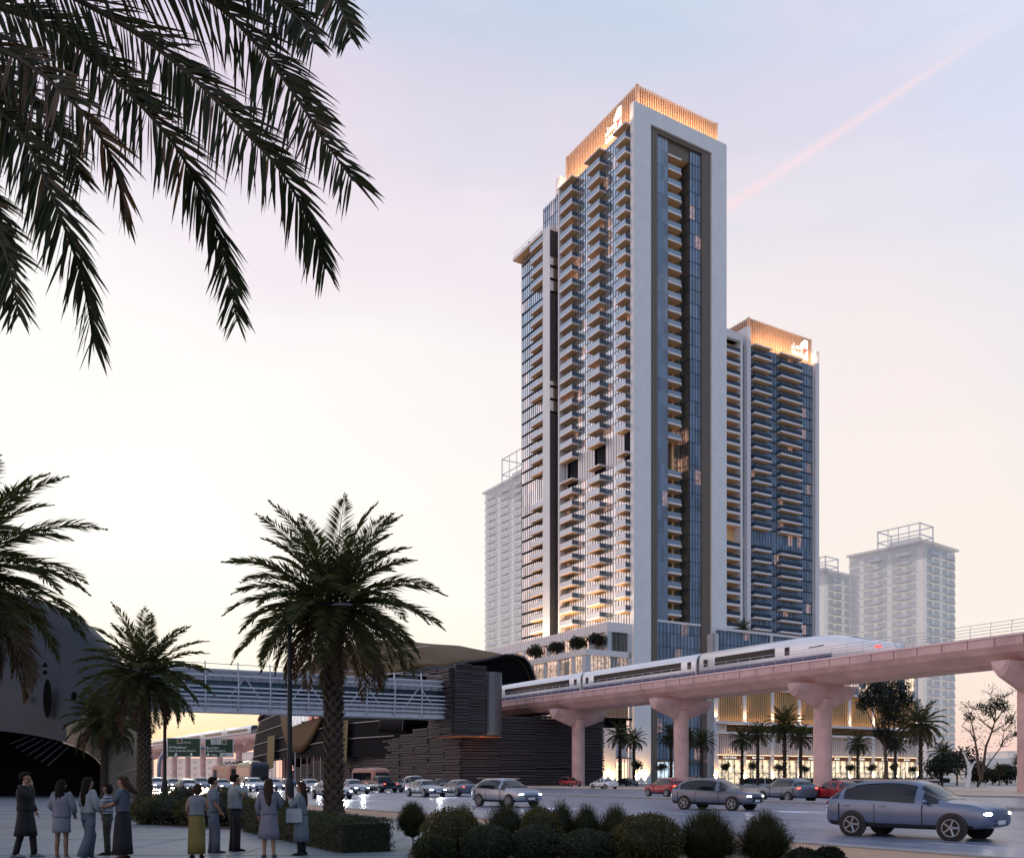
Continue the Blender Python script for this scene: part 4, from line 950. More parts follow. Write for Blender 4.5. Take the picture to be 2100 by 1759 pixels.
g = MB(); zt = P(0, 1532, SY).z; pts = [(-.2, 0, 0), (-.2, 0, zt-3.2)]+[(-.2+3*(1-math.cos(a)), 0, zt-3.2+3.2*math.sin(a)) for a in (.4, .8, 1.2, 1.57)]+[(13.5, 0, zt)]
g.tube(pts, .33, 12); g.build('post', 'pole_grey', ga, smooth=True)
g = MB(); [g.box(x, x+.15, -.5, .2, zt-1.2, zt+1.2) for x in (2.2, 5.2, 9, 12)]; g.build('bracket', 'pole_dark', ga)
# street lamps
def street_lamp(px, Y, py_top, label, w_=.13, py_sleeve=None):
    p = G(px, Y); z = CH+(HY-py_top)/F*Y; t = empty('street_lamp', p, 0, label, 'street lamp', 'dark street lamp posts')
    g = MB(); g.tube([(0, 0, 0), (0, 0, .05), (0, 0, z*.16), (0, 0, z*.19), (0, 0, z)], [w_*2.1, w_*1.7, w_*1.6, w_, w_*.75], 12); g.build('post', 'pole_dark', t)
    g = MB(); g.tube([(0, 0, z), (.6, .1, z+.25), (1.8, .3, z+.3)], [.06, .05, .05], 6); g.build('arm', 'pole_dark', t)
    g = MB(); g.ellip((2.1, .35, z+.27), (.5, .16, .09)); g.build('lamp_head', 'pole_grey', t)
street_lamp(594, 38, 1250, 'dark street lamp post standing right behind the tallest palm crown', .115)
street_lamp(338, 62, 1400, 'dark street lamp post beside the left road sign', .12); street_lamp(257.5, 75, 1450, 'thin dark post inside the opening of the left station', .09)
# ================================================================ palms
mat('frond', (.048, .056, .018), .6, spec=.25, var=.55, scale=1.5); mat('frond_old', (.085, .046, .024), .6, var=.35, scale=2)
mat('frond_near', (.020, .027, .009), .6, spec=.2, var=.5, scale=2.5); mat('rachis', (.035, .032, .018), .7, spec=.2)
mat('boot', (.085, .062, .042), .85, var=.5, scale=5, bump=.4); mat('boot_gap', (.03, .022, .017), .9)
for q in ('frond', 'frond_old', 'frond_near', 'leaf', 'leaf_dark', 'leaf_olive', 'leaf_blue', 'leaf_wisp'): leafmat(q, .3 if q != 'frond_near' else .2)
def leaflet(g, p, d, ln, wd, grav=.25, seg=1, mi=0, wv=None):
    """a narrow pointed leaflet from p along d, bending down"""
    side = (wv or d.cross(Vector((random.gauss(0, 1), random.gauss(0, 1), random.gauss(0, 1))))).normalized()
    if seg == 1:
        m = p+d*ln*.42; t = p+d*ln+Vector((0, 0, -grav*ln)); g.face([p, m+side*wd, t, m-side*wd], mi); return
    b = len(g.v); dd = d.copy(); q = p.copy(); n = seg
    for i in range(n):
        w_ = wd*(.45, 1, .9, .55)[min(3, int(i*4/n))]; g.v += [tuple(q-side*w_), tuple(q+side*w_)]
        q = q+dd*(ln/n); dd = (dd+Vector((0, 0, -grav*1.3/n))).normalized()
        if i: g.f.append((b+2*i-2, b+2*i-1, b+2*i+1, b+2*i)); g.m.append(mi)
    g.v.append(tuple(q)); g.f.append((b+2*n-2, b+2*n-1, b+2*n)); g.m.append(mi)
def frond(g, p0, az, el, Ln, npair, bend=70, lw=.028, ll=.205, old=False, rmi=1):
    pts = []; p = Vector(p0); n = 9; e = el
    for i in range(n+1):
        pts.append(p.copy()); d = Vector((math.cos(az)*math.cos(R(e)), math.sin(az)*math.cos(R(e)), math.sin(R(e)))); p = p+d*(Ln/n)
        e -= bend/n*(.45+1.1*i/n)
    g.tube(pts, [.035*(1-.8*i/n) for i in range(n+1)], 4, rmi, cap=False)
    up0 = Vector((0, 0, 1))
    for j in range(npair):
        t = .12+.88*j/npair; x = t*n; i = min(n-1, int(x)); q = pts[i].lerp(pts[i+1], x-i); d = (pts[i+1]-pts[i]).normalized()
        sd_ = d.cross(up0).normalized() if abs(d.z) < .98 else Vector((math.sin(az), -math.cos(az), 0)); up = sd_.cross(d)
        l = Ln*ll*(math.sin(math.pi*min(1, t**.75+.06))**.55+.18)*random.uniform(.85, 1.1)
        for s in (-1, 1):
            dr = (sd_*s*.72+d*(.55+.35*t)+up*random.uniform(-.05, .35)).normalized()
            leaflet(g, q, dr, l, lw*random.uniform(.8, 1.2), .14, 1, 2 if old else 0)
def palm_crown(R_, nf, npair, seed, lw=.03, lo=-52, hi=80, bend=62, oldn=.16):
    random.seed(seed); g = MB()
    for i in range(nf):
        f = i/(nf-1); az = i*2.39996+random.uniform(-.15, .15); el = hi-(hi-lo)*f**.85+random.uniform(-6, 6)
        frond(g, (.12*math.cos(az), .12*math.sin(az), .25*(1-f)), az, el, R_*random.uniform(.9, 1.08)*(1 if f < .8 else .9), npair, bend*(.55+.5*math.cos(R(max(0, el)))), lw, old=(f > 1-oldn and random.random() < .7))
    return g
def palm_trunk(h, r0, r1, rows=30, per=9, seed=1, lean=0.):
    random.seed(seed); g = MB(); n = 14
    g.tube([(lean*(i/n)**2, 0, h*i/n) for i in range(n+1)], [(r0+(r1-r0)*(i/n))*(1.25 if i == 0 else 1) for i in range(n+1)], 14, 1)
    for k in range(rows):
        z = h*(k+.5)/rows; rr = r0+(r1-r0)*z/h; gh = h/rows
        for j in range(per):
            a = 2*math.pi*(j+(k % 2)*.5)/per+random.uniform(-.08, .08); c = Vector((math.cos(a), math.sin(a), 0)); s = Vector((-c.y, c.x, 0)); cen = Vector((lean*(z/h)**2, 0, z))
            w_ = math.pi*rr/per*.8; o1 = rr*.96; o2 = rr*1.04+gh*random.uniform(.2, .55)
            a0 = cen+c*o1-Vector((0, 0, gh*.55)); tp = cen+c*o2+Vector((0, 0, gh*random.uniform(.3, .55)))
            g.face([a0-s*w_*.7, a0+s*w_*.7, tp+s*w_, tp-s*w_], 0); g.face([tp-s*w_, tp+s*w_, cen+c*o1*.96+s*w_*.6+Vector((0, 0, gh*.55)), cen+c*o1*.96-s*w_*.6+Vector((0, 0, gh*.55))], 0)
    return g
FM = ['frond', 'rachis', 'frond_old']
def palm(p, h, cg, label, r0=.36, r1=.30, rows=40, per=9, rz=0., seed=2, group='date palms on the near plaza', lean=0.):
    t = empty('date_palm', p, rz, label, 'palm', group)
    palm_trunk(h, r0, r1, rows, per, seed, lean).build('trunk', ['boot', 'boot_gap'], t)
    c = cg.build('crown', FM, t, loc=(lean, 0, h)); return t
def palmat(px, Y, ycr): return G(px, Y), CH+(HY-ycr)/F*Y
p, h = palmat(684, 39.7, 1248); palm(p, h, palm_crown(4.75, 76, 62, 11, .036, lo=-48), 'tallest palm on the plaza, its thick trunk in front of the footbridge', .40, .36, 40, 7, .4)
p, h = palmat(296, 60, 1388); palm(p, h, palm_crown(4.6, 58, 48, 12, .045), 'palm behind the green planting, second largest on the plaza', .44, .36, 42, 8, 1.7, 5)
p, h = palmat(214, 71, 1480); palm(p, h, palm_crown(3.4, 46, 40, 13, .045), 'small palm in front of the gold rim of the left station', .26, .24, 36, 7, .9, 6)
p, h = palmat(-92, 31, 1175); palm(p, h, palm_crown(4.75, 78, 58, 14, .034, lo=-72, bend=60, oldn=.3), 'palm cut by the left edge of the picture, below the overhanging fronds', .36, .32, 40, 8, 2.2, 7)
# the palm whose fronds hang into the top left corner
random.seed(21)
np_ = empty('date_palm', (P(-560, 0, 9.2).x, 9.4, 0), 0, 'very close palm whose big fronds hang into the upper left corner', 'palm')
o0 = Vector(np_.location); hz = 11.2; palm_trunk(hz, .34, .3, 44, 9, 8).build('trunk', ['boot', 'boot_gap'], np_)
FR = [([(150, -120), (412, -10), (522, 86), (603, 192), (660, 281), (725, 372)], 8.6, .62, 0, 1.0),
      ([(-60, -110), (159, 0), (285, 73), (399, 163), (501, 269), (579, 355), (636, 460), (668, 552)], 8.9, .62, 0, 1.0),
      ([(-220, -60), (-40, 5), (102, 53), (204, 134), (285, 212), (367, 310), (416, 408), (456, 510), (487, 660)], 9.4, .56, 0, 1.2),
      ([(-300, 0), (-120, 50), (0, 102), (61, 134), (143, 204), (204, 277), (240, 355), (256, 440)], 8.4, .52, 1, 1.0),
      ([(-300, 90), (-100, 160), (0, 228), (61, 302), (102, 387), (134, 469), (171, 579), (192, 700)], 9.0, .60, 0, 1.15),
      ([(-260, 250), (-120, 330), (-40, 430), (0, 490), (20, 550), (40, 650)], 8.8, .5, 0, 1.0),
      ([(300, -180), (480, -90), (562, -5), (611, 37), (645, 90)], 8.2, .5, 0, 1.0),
      ([(480, -200), (600, -110), (660, -40), (700, 20), (722, 80)], 8.7, .45, 0, .9),
      ([(-320, 30), (-160, 70), (-40, 130), (60, 210), (130, 290), (170, 370)], 9.9, .55, 0, 1.2),
      ([(-340, 160), (-200, 220), (-90, 320), (-30, 400), (0, 470), (8, 560)], 9.4, .5, 1, 1.0)]
for poly, Yd, ll, old, dens in FR:
    pts = [P(x, y, Yd+.35*math.sin(i)) - o0 for i, (x, y) in enumerate(poly)]
    # smooth (Catmull-Rom)
    sm = []
    for i in range(len(pts)-1):
        a, b, c, d = pts[max(0, i-1)], pts[i], pts[i+1], pts[min(len(pts)-1, i+2)]
        for k in range(6):
            t = k/6; sm.append(.5*((2*b)+(c-a)*t+(2*a-5*b+4*c-d)*t*t+(3*b-a-3*c+d)*t**3))
    sm.append(pts[-1]); root_ = Vector((0, 0, hz)); full = [root_]+[root_.lerp(sm[0], .5)+Vector((0, 0, .6))]+sm
    g = MB(); n = len(full)-1; g.tube(full, [.03*(1-.85*i/n)+.004 for i in range(n+1)], 5, 1)
    L_ = [0]
    for i in range(len(sm)-1): L_.append(L_[-1]+(sm[i+1]-sm[i]).length)
    T_ = L_[-1]; npair = int(T_/.039*dens); kk = 0
    for j in range(npair):
        s = T_*j/npair
        while kk < len(sm)-2 and L_[kk+1] < s: kk += 1
        f = (s-L_[kk])/max(1e-6, L_[kk+1]-L_[kk]); q = sm[kk].lerp(sm[kk+1], f); d = (sm[kk+1]-sm[kk]).normalized(); t = s/T_
        ln = ll*1.24*(1.0 if t < .6 else 1-.5*(t-.6)/.4)*random.uniform(.75, 1.12)
        dn = Vector((0, 0, -1)); nup = Vector((-d.z, 0, d.x)); nup = nup if nup.z > 0 else -nup
        dA = (dn*random.uniform(.25, .55)-nup*random.uniform(.45, .75)+d*random.uniform(.4, .8)+Vector((0, random.uniform(-.35, .35), 0))).normalized()
        dB = (d*.9+nup*random.uniform(.2, .6)+Vector((0, random.uniform(-.35, .35), 0))).normalized()
        mi = 2 if old and random.random() < .4 or (not old and random.random() < .03) else 0
        leaflet(g, q, dA, ln, random.uniform(.014, .022), .25, 4, mi, wv=Vector((1, random.uniform(-1.2, 1.2), .2)))
        leaflet(g, q, dB, ln*.95, random.uniform(.012, .02), .3, 4, mi, wv=Vector((.5, random.uniform(-1, 1), 1)))
    g.build('frond', ['frond_near', 'rachis', 'frond_old'], np_)
# street palms near the podium: a few crowns, shared
cA = palm_crown(3.6, 40, 26, 31, .06).build('crown', FM); cB = palm_crown(3.6, 36, 26, 32, .06, lo=-40).build('crown', FM)
tA = palm_trunk(1, .030, .024, 20, 6, 9).build('trunk', ['boot', 'boot_gap'])
far_palms = [(1271, 1508, 1.0, 188, 'palm before the pale corner wall of the podium, left of a pair', 0), (1300, 1519, .9, 196, 'shorter right-hand palm of the pair before the lit pale corner wall', 1),
 (1376, 1508, .95, 190, 'palm just left of the second viaduct pier by the lobby', 0), (1439, 1521, .9, 185, 'palm in front of the right leg of the white portal', 1), (1411, 1515, .85, 200, 'palm right behind the second viaduct pier', 1),
 (1522, 1516, .9, 190, 'palm before the TALLA YOLLA shop', 0), (1554, 1508, .95, 186, 'palm between the first two shop signs', 1), (1609, 1487, 1.12, 158, 'large dark palm before the third shop', 0),
 (1642, 1513, .95, 178, 'palm just left of the third viaduct pier', 1), (1759, 1526, .9, 190, 'palm before the middle of the shop row right of the third pier', 0), (1836, 1530, .8, 196, 'slim palm below the tall dark tree', 1),
 (1888, 1487, 1.25, 140, 'large dark palm at the right corner of the podium', 0), (2049, 1578, .45, 170, 'tiny far palm beneath the bare tree', 1), (1932, 1545, .8, 170, 'dark palm beside the glinting fence at the right', 1), (2088, 1560, .5, 190, 'small palm at the far right edge', 0)]
for i, (px, yc, sc, Y, lb, k) in enumerate(far_palms):
    p = G(px, Y); h = CH+(HY-yc)/F*Y; t = empty('street_palm', p, i*1.3, lb, 'palm', 'palms in front of the podium')
    if i == 0: tr = tA; cr = cA
    elif i == 1: tr = tA.copy(); cr = cB; scn.collection.objects.link(tr)
    else: tr = tA.copy(); cr = (cA, cB)[k].copy(); scn.collection.objects.link(tr); scn.collection.objects.link(cr)
    tr.parent = t; tr.scale = (h, h, h) if h < 14 else (13, 13, h); cr.parent = t; cr.location = (0, 0, h); cr.scale = (sc,)*3
pp = UVW(Uof(1523, 8), 8, 32); t = empty('street_palm', pp, 0, 'palm standing on the podium roof terrace below the shorter tower', 'palm')
for o, l, s in ((tA.copy(), (0, 0, 0), (8, 8, 10)), (cB.copy(), (0, 0, 10), (.9, .9, .9))): scn.collection.objects.link(o); o.parent = t; o.location = l; o.scale = s
# ================================================================ broadleaf trees
def branch(g, a, b, r0, r1, mi=0, w_=.2):
    a, b = Vector(a), Vector(b); L_ = (b-a).length; m1 = a.lerp(b, .35)+Vector((random.uniform(-w_, w_), random.uniform(-w_, w_), random.uniform(0, w_)))*L_*.3; m2 = a.lerp(b, .7)+Vector((random.uniform(-w_, w_), random.uniform(-w_, w_), random.uniform(0, w_)))*L_*.3
    g.tube([a, m1, m2, b], [r0, r0*.75+r1*.25, r0*.4+r1*.6, r1], 6, mi)
def tree(p, h_tr, blobs, nleaf, size, label, lm='leaf_dark', r0=.14, group=None, sub=3, name='tree', cat='tree'):
    t = empty(name, p, 0, label, cat, group); g = MB(); base = Vector((0, 0, 0)); fork = Vector((0, 0, h_tr))
    g.tube([base, base.lerp(fork, .5)+Vector((r0*.5, 0, 0)), fork], [r0*1.25, r0, r0*.85], 8)
    for c, r in blobs:
        branch(g, fork, c, r0*.55, r0*.15)
        for _ in range(sub):
            d = Vector((random.gauss(0, 1), random.gauss(0, 1), abs(random.gauss(0, .8)))).normalized(); branch(g, Vector(c)*.9+fork*.1, Vector(c)+d*r*.85, r0*.18, r0*.05)
    g.build('trunk', 'bark', t); g = MB(); leafcloud(g, [(Vector(c), r) for c, r in blobs], nleaf, size); g.build('crown', lm, t); return t
random.seed(40)
def blobset(R_, z, n, sp=.6, r=.5):
    out = []
    for i in range(n):
        a = i*2.4; f = math.sqrt((i+.5)/n); out.append(((math.cos(a)*R_*sp*f, math.sin(a)*R_*sp*f, z+R_*random.uniform(-.5, .6)*(1.1-f)), R_*r*random.uniform(.75, 1.15)))
    return out
st_tr = tree((0, 0, 0), 2.4, blobset(1.5, 4.1, 7), 900, .28, '', 'leaf', .07, name='street_tree'); stp = kids(st_tr)
sm_tr = [(1306, 'small round tree between the pair of palms and the portal'), (1357, 'small round tree at the left side of the lobby doors'), (1489, 'small round tree before the first shop at the portal'), (1544, 'small round tree before the BULLA VILLA shop'),
 (1598, 'small round tree left of the large dark palm trunk'), (1650, 'small round tree just left of the third viaduct pier'), (1696, 'small round tree just right of the third viaduct pier'), (1744, 'small round tree left of the palm in the middle of the shop row'),
 (1788, 'small round tree below the left of the tall dark tree'), (1834, 'small round tree before the second to last shop'), (1872, 'small round tree at the right end of the shop row')]
for i, (px, lb) in enumerate(sm_tr):
    v = -7.5; u = Uof(px, v); p = UVW(u, v)
    if i == 0: t = st_tr; t.location = p
    else:
        t = empty('street_tree', p, i*.9)
        for c in stp: d = c.copy(); scn.collection.objects.link(d); d.parent = t
    t.scale = (1, 1, random.uniform(.92, 1.12)); tag(t, lb, 'tree', 'small trees before the shops')
for px, v, lb in ((1224.5, 5, 'terrace tree nearest the portal, on the upper podium terrace'), (1185.7, 13, 'second terrace tree from the portal on the podium'), (1141, 24, 'third terrace tree from the portal on the podium'), (1098, 37, 'terrace tree by the black end of the station roof')):
    k = (px-CX)/F; u = -9.6; v = Vof(px, u); tree(UVW(u, v, 31.8), .6, blobset(2.5, 2.7, 11, .62, .5), 2600, .34, lb, 'leaf_dark', .14, 'trees on the podium terrace', name='terrace_tree')
Yd = 150; p = G(1815, Yd); tree(p, 6.5, [((-2.6, 0, 15.2), 1.9), ((-.5, .5, 16.6), 2.0), ((2.2, 0, 16), 1.8), ((-1, -.8, 14.0), 2.2), ((1.8, .3, 13.4), 2.3), ((3.4, .2, 14.4), 1.3), ((-3.6, 0, 13.6), 1.2), ((.5, 0, 11.4), 1.8), ((2.6, 0, 10.8), 1.2), ((-.6, 0, 9.0), 1.5), ((1.2, 0, 7.6), 1.7)], 7500, .33, 'tall dark dense tree in front of the slat screens near the right end', 'leaf_dark', .3)
# sparse tree
random.seed(55); Yb = 112; p = G(2012, Yb); t = empty('sparse_tree', p, 0, 'sparse tree with thin curving bare branches against the sunset at the right', 'tree'); g = MB(); lf = MB()
def bt(px, py, y=0): return Vector(((px-2012)/F*Yb, y, CH+(HY-py)/F*Yb))
mains = [[(2012, 1600), (2006, 1570), (2004, 1545), (2000, 1520), (1990, 1500), (1972, 1488)], [(2012, 1600), (2018, 1560), (2022, 1530), (2032, 1505), (2040, 1480), (2044, 1440)], [(2016, 1585), (2030, 1560), (2052, 1530), (2056, 1500), (2066, 1490)], [(2022, 1530), (2034, 1500), (2060, 1485), (2075, 1470)],
 [(2000, 1520), (1996, 1495), (1990, 1465), (1985, 1450)], [(2036, 1495), (2015, 1480), (2000, 1455)], [(2052, 1530), (2062, 1515), (2085, 1508), (2092, 1500)], [(2040, 1480), (2052, 1460), (2056, 1430)], [(2040, 1480), (2028, 1455), (2026, 1425)]]
for i, ml in enumerate(mains):
    y = random.uniform(-1, 1) if i > 1 else 0; pts = [bt(a, b, y*k/len(ml)) for k, (a, b) in enumerate(ml)]; r0 = .2 if i < 2 else .1
    g.tube(pts, [r0*(1-.8*k/(len(pts)-1)) for k in range(len(pts))], 6)
    for _ in range(14):
        k = random.randint(1, len(pts)-1); a = pts[k]; b = a+Vector((random.uniform(-1.1, 1.1), random.uniform(-1, 1), random.uniform(-.1, 1.1))); branch(g, a, b, .035, .012)
        if b.z > 5.5:
            for _ in range(9):
                q = b+Vector((random.gauss(0, .3), random.gauss(0, .3), random.gauss(0, .3))); d = Vector((random.gauss(0, 1), random.gauss(0, 1), random.gauss(0, 1))).normalized(); leaflet(lf, q, d, .26, .045)
leafcloud(lf, [(bt(2045, 1440), .95), (bt(2028, 1455), 1.0), (bt(2058, 1448), .8), (bt(1988, 1470), .7), (bt(2072, 1476), .7), (bt(2085, 1505), .4), (bt(2010, 1448), .5)], 1500, .2)
g.build('trunk', 'bark', t); lf.build('crown', 'leaf_dark', t)
for px, yc, Y, r, lb in ((1925, 1572, 165, 3.6, 'dark bushy tree left of the white sculpture'), (1962, 1560, 175, 4.4, 'broad dark tree behind the white sculpture'), (2005, 1588, 150, 2.4, 'low dark tree at the foot of the sparse tree'), (2065, 1585, 190, 2.8, 'round dark tree at the far right by the pale block'), (2035, 1590, 200, 2.2, 'low round tree between the sparse tree and the far right tree'),
                         (470, 1578, 230, 3.0, 'small tree behind the left coach'), (530, 1574, 230, 3.0, 'small tree behind the right coach by the dark station'), (500, 1571, 250, 2.4, 'small tree peeping over the two coaches')):
    z = max(r*.7, CH+(HY-yc)/F*Y); tree(G(px, Y), z*.4, blobset(r, z, 9), 1800, .42, lb, 'leaf_dark', .16)
g = MB(); random.seed(3)
t = empty('sculpture', G(1983, 140), 0, 'white curved sculpture before the dark trees at the right', 'sculpture')
g.tube([(0, 0, 0), (.4, 0, 2.0), (.2, 0, 3.6), (-.7, 0, 6.0)], [.35, .3, .22, .05], 10); g.build('blade', 'fascia', t)
g = MB(); g.tube([(0, 0, 0), (.2, 0, 1.8), (.9, 0, 3.6), (1.6, 0, 4.3)], [.3, .24, .14, .04], 10); g.build('blade', 'fascia', t)
# far hedges at the foot of the shops
def hedge(name, M0, Lx, Ly, Lz, n, size, label, lm, core='leaf_dark'):
    t = empty(name, M0[0], M0[1], label, 'hedge'); g = MB(); g.box(.06, Lx-.06, .06, Ly-.06, 0, Lz-.06, 0); g.build('hedge_core', core, t)
    g = MB()
    for _ in range(n):
        f = random.random()*(2*Lx*Lz+2*Ly*Lz+Lx*Ly*1.3); x, y, z = random.random()*Lx, random.random()*Ly, random.random()*Lz
        if f < Lx*Lz: y = 0
        elif f < 2*Lx*Lz: y = Ly
        elif f < 2*Lx*Lz+Ly*Lz: x = 0
        elif f < 2*Lx*Lz+2*Ly*Lz: x = Lx
        else: z = Lz
        q = Vector((x, y, z))+Vector((random.gauss(0, .03), random.gauss(0, .03), random.gauss(0, .03))); d = Vector((random.gauss(0, 1), random.gauss(0, 1), random.gauss(.3, 1))).normalized()
        leaflet(g, q, d, size*random.uniform(.7, 1.4), size*.3, .1)
    g.build('foliage', lm, t); return t
hedge('hedge', (UVW(24, -12), TROT), 82, 1.5, 1.1, 5000, .4, 'long low dark hedge in front of the shop row', 'leaf_dark')
random.seed(61)
hp = Gy(807, 1745); hd = Vector((-.49, .872, 0)); hedge('box_hedge', (hp, math.atan2(hd.y, hd.x)), 9.5, 1.25, .70, 26000, .045, 'clipped box hedge beside the tallest palm trunk', 'leaf')
# ================================================================ shrubs
def shrub_core(g, c, rx, rz): g.ellip((c[0], c[1], rz*1.02), (rx*.8, rx*.8, rz*.86), 12, 8)
def leafy(px, ytop, wpx, Y, label, lm='leaf_olive', n=4200, size=.05, zbase=0):
    p = G(px, Y); h = CH-(ytop-HY)/F*Y; r = wpx/2/F*Y; t = empty('shrub', p, random.uniform(0, 6), label, 'shrub', 'shrubs in the planting bed')
    g = MB(); shrub_core(g, (0, 0), r, h/2); g.build('twig_core', 'leaf_dark', t)
    g = MB(); rz = h/2
    for _ in range(n):
        d = Vector((random.gauss(0, 1), random.gauss(0, 1), random.gauss(0, 1))).normalized(); k = random.uniform(.84, 1.06)*(1+.07*math.sin(d.x*6+px)*math.sin(d.z*7+d.y*5))
        q = Vector((d.x*r*k, d.y*r*k, rz+d.z*rz*k))
        if q.z < 0: continue
        a = (d*.8+Vector((random.gauss(0, .6), random.gauss(0, .6), random.gauss(.4, .6)))).normalized(); leaflet(g, q, a, size*random.uniform(.7, 1.5), size*.3, .1)
    g.build('foliage', lm, t); return t
def wispy(px, ytop, wpx, Y, label, n=2300, stem=0., zt=None):
    """a fountain of fine upright stems that fans out of one foot"""
    wpx *= 1 if stem else 1.3; p = G(px, Y); h = CH-(ytop-HY)/F*Y; r = wpx/2/F*Y; t = empty('shrub', p, 0, label, 'shrub', 'shrubs in the planting bed')
    g = MB(); c0 = h*.12+stem if stem else .02
    if stem: g.tube([(0, 0, 0), (.02, 0, stem), (0, 0, stem+.3)], [.03, .022, .012], 6, 1)
    for i in range(n):
        a = random.uniform(0, 2*math.pi); f = random.random()**.55; el = random.uniform(.35, 1)
        tz = c0+(h-c0)*((.42 if stem else .2)+(.58 if stem else .8)*math.sqrt(max(0, 1-f*f)))*random.uniform(.84, 1.06); tipr = r*f*random.uniform(.85, 1.1)
        b = Vector((math.cos(a)*r*f*.45, math.sin(a)*r*f*.45, c0+(tz-c0)*random.uniform(.05, .45))); tip = Vector((math.cos(a)*tipr, math.sin(a)*tipr, tz))
        if random.random() < .45: b = b.lerp(tip, .3); tip = Vector((math.cos(a+.3)*r*f*1.04, math.sin(a+.3)*r*f*1.04, c0+(h-c0)*random.uniform(.15, .6)))
        d = tip-b; m = b.lerp(tip, .5)+Vector((0, 0, .02)); s = Vector((-d.y, d.x, random.gauss(0, .05))).normalized()*random.uniform(.0035, .008)
        g.face([b-s, b+s, m+s, m-s]); g.face([m-s, m+s, tip])
        for _ in range(2):
            q = b.lerp(tip, random.uniform(.3, .95)); leaflet(g, q, (d.normalized()+Vector((random.gauss(0, .35), random.gauss(0, .35), .2))).normalized(), random.uniform(.05, .1), .004, 0)
    g.build('foliage', ['leaf_wisp', 'bark'], t)
    k = MB(); k.ellip((0, 0, c0+(h-c0)*.38), (r*.6, r*.6, (h-c0)*.40), 12, 8); k.build('twig_core', 'leaf_dark', t); return t
random.seed(71)
wispy(846, 1639, 70, 21.6, 'wispy shrub on a single thin stem, leftmost of the planting bed', 2600, .12)
wispy(951, 1642, 58, 20.4, 'wispy shrub peeking over the leafy one near the single-stemmed shrub', 2000)
wispy(1037, 1638, 92, 20.2, 'broad wispy shrub below the headlights of the silver car', 3000)
wispy(1100, 1637, 62, 20.6, 'narrow wispy shrub behind the broad one in mid bed', 1900); wispy(1150, 1635, 66, 20.3, 'tallest fine-stemmed shrub in the middle of the bed', 2200)
wispy(1202, 1642, 66, 20.1, 'dark wispy shrub second from the gap in the bed', 2200); wispy(1262, 1643, 70, 19.9, 'dark wispy shrub beside the gap where the road shows', 2400)
wispy(1449, 1652, 116, 17.6, 'largest dark wispy shrub right of the big leafy one', 4200); wispy(1568, 1656, 96, 17.4, 'wispy shrub at the right end of the tall row', 3400)
leafy(925, 1660, 118, 19.0, 'olive leafy shrub at the left of the bed', 'leaf_olive', 6000); leafy(1110, 1657, 84, 19.4, 'olive leafy shrub in mid bed between wispy ones', 'leaf_olive', 3500)
leafy(891, 1714, 84, 17.6, 'low dark shrub at the front left corner of the bed', 'leaf', 4200); leafy(999, 1694, 104, 17.7, 'low blue-green mound, left of three', 'leaf_blue', 6000, .045)
leafy(1098, 1694, 98, 17.6, 'low blue-green mound, middle of three', 'leaf_blue', 6000, .045); leafy(1204, 1702, 122, 17.4, 'low blue-green mound, right of three', 'leaf_blue', 7000, .045)
leafy(1328, 1671, 140, 17.2, 'big olive leafy shrub right of the gap', 'leaf_olive', 9000, .045)
leafy(1647, 1740, 66, 16.5, 'tiny dark shrub on the sandy edge, left one', 'leaf_dark', 2400, .045); leafy(1701, 1737, 58, 16.7, 'tiny dark shrub on the sandy edge, right one', 'leaf_dark', 2400, .045)
# left bed behind the people
random.seed(81)
for px, yt, wd, Y, k, lb in ((292, 1614, 56, 36, 0, 'feathery shrub at the left end of the bed behind the people'), (330, 1612, 66, 38, 0, 'feathery shrub by the foot of the second palm'), (372, 1610, 70, 38, 1, 'olive shrub behind the woman in the mustard skirt, left side'),
    (420, 1613, 66, 38, 0, 'feathery shrub behind the man in the pale tee'), (462, 1616, 60, 37, 1, 'dark shrub between the two standing men'), (505, 1618, 64, 36, 0, 'feathery shrub behind the man in the sweater'), (552, 1628, 70, 33.5, 1, 'olive shrub behind the woman in the lilac coat'),
    (584, 1640, 56, 31.5, 0, 'feathery shrub at the foot of the street lamp'), (350, 1632, 80, 32.5, 2, 'low blue-green mound at the front of the left bed'), (305, 1638, 70, 32.5, 1, 'low olive mound at the left front of the left bed'), (400, 1636, 84, 32, 1, 'low dark mound behind the mustard skirt'), (450, 1640, 76, 31.5, 2, 'low mound between the tee and the sweater'),
    (505, 1642, 70, 31, 1, 'low mound right of the dark trousers'), (545, 1652, 60, 29.5, 1, 'low mound behind the lilac coat hem')):
    if k == 0: wispy(px, yt, wd, Y, lb, 1300)
    else: leafy(px, yt, wd, Y, lb, ('leaf', 'leaf_olive', 'leaf_blue')[k], 2000, .08)
# ================================================================ vehicles
def paint(name, col, metal=.5): return mat(name, col, .28, metal, var=.05, scale=1, spec=.6)
paint('paint_silver', (.34, .38, .45)); paint('paint_grey', (.16, .18, .23)); paint('paint_white', (.70, .73, .78), .1); paint('paint_dark', (.03, .035, .055)); paint('paint_near', (.15, .19, .28)); paint('paint_red', (.34, .02, .03), .2); paint('paint_blue', (.10, .14, .26))
mat('car_glass', (.010, .013, .018), .06, 0, spec=.5); mat('tyre', (.015, .015, .016), .8); mat('rim_alloy', (.35, .36, .38), .3, .8); mat('car_trim', (.02, .02, .022), .5)
mat('headlight_on', (1, 1, 1), .3, emis=14, ecol=(1, .97, .93)); mat('headlight_off', (.7, .72, .75), .15, .3); mat('tail_on', (.5, .02, .02), .3, emis=3.2, ecol=(1, .10, .06)); mat('tail_off', (.25, .01, .012), .25)
mat('coach_side', (.40, .18, .13), .4, .1); mat('plate', (.75, .75, .72), .5)
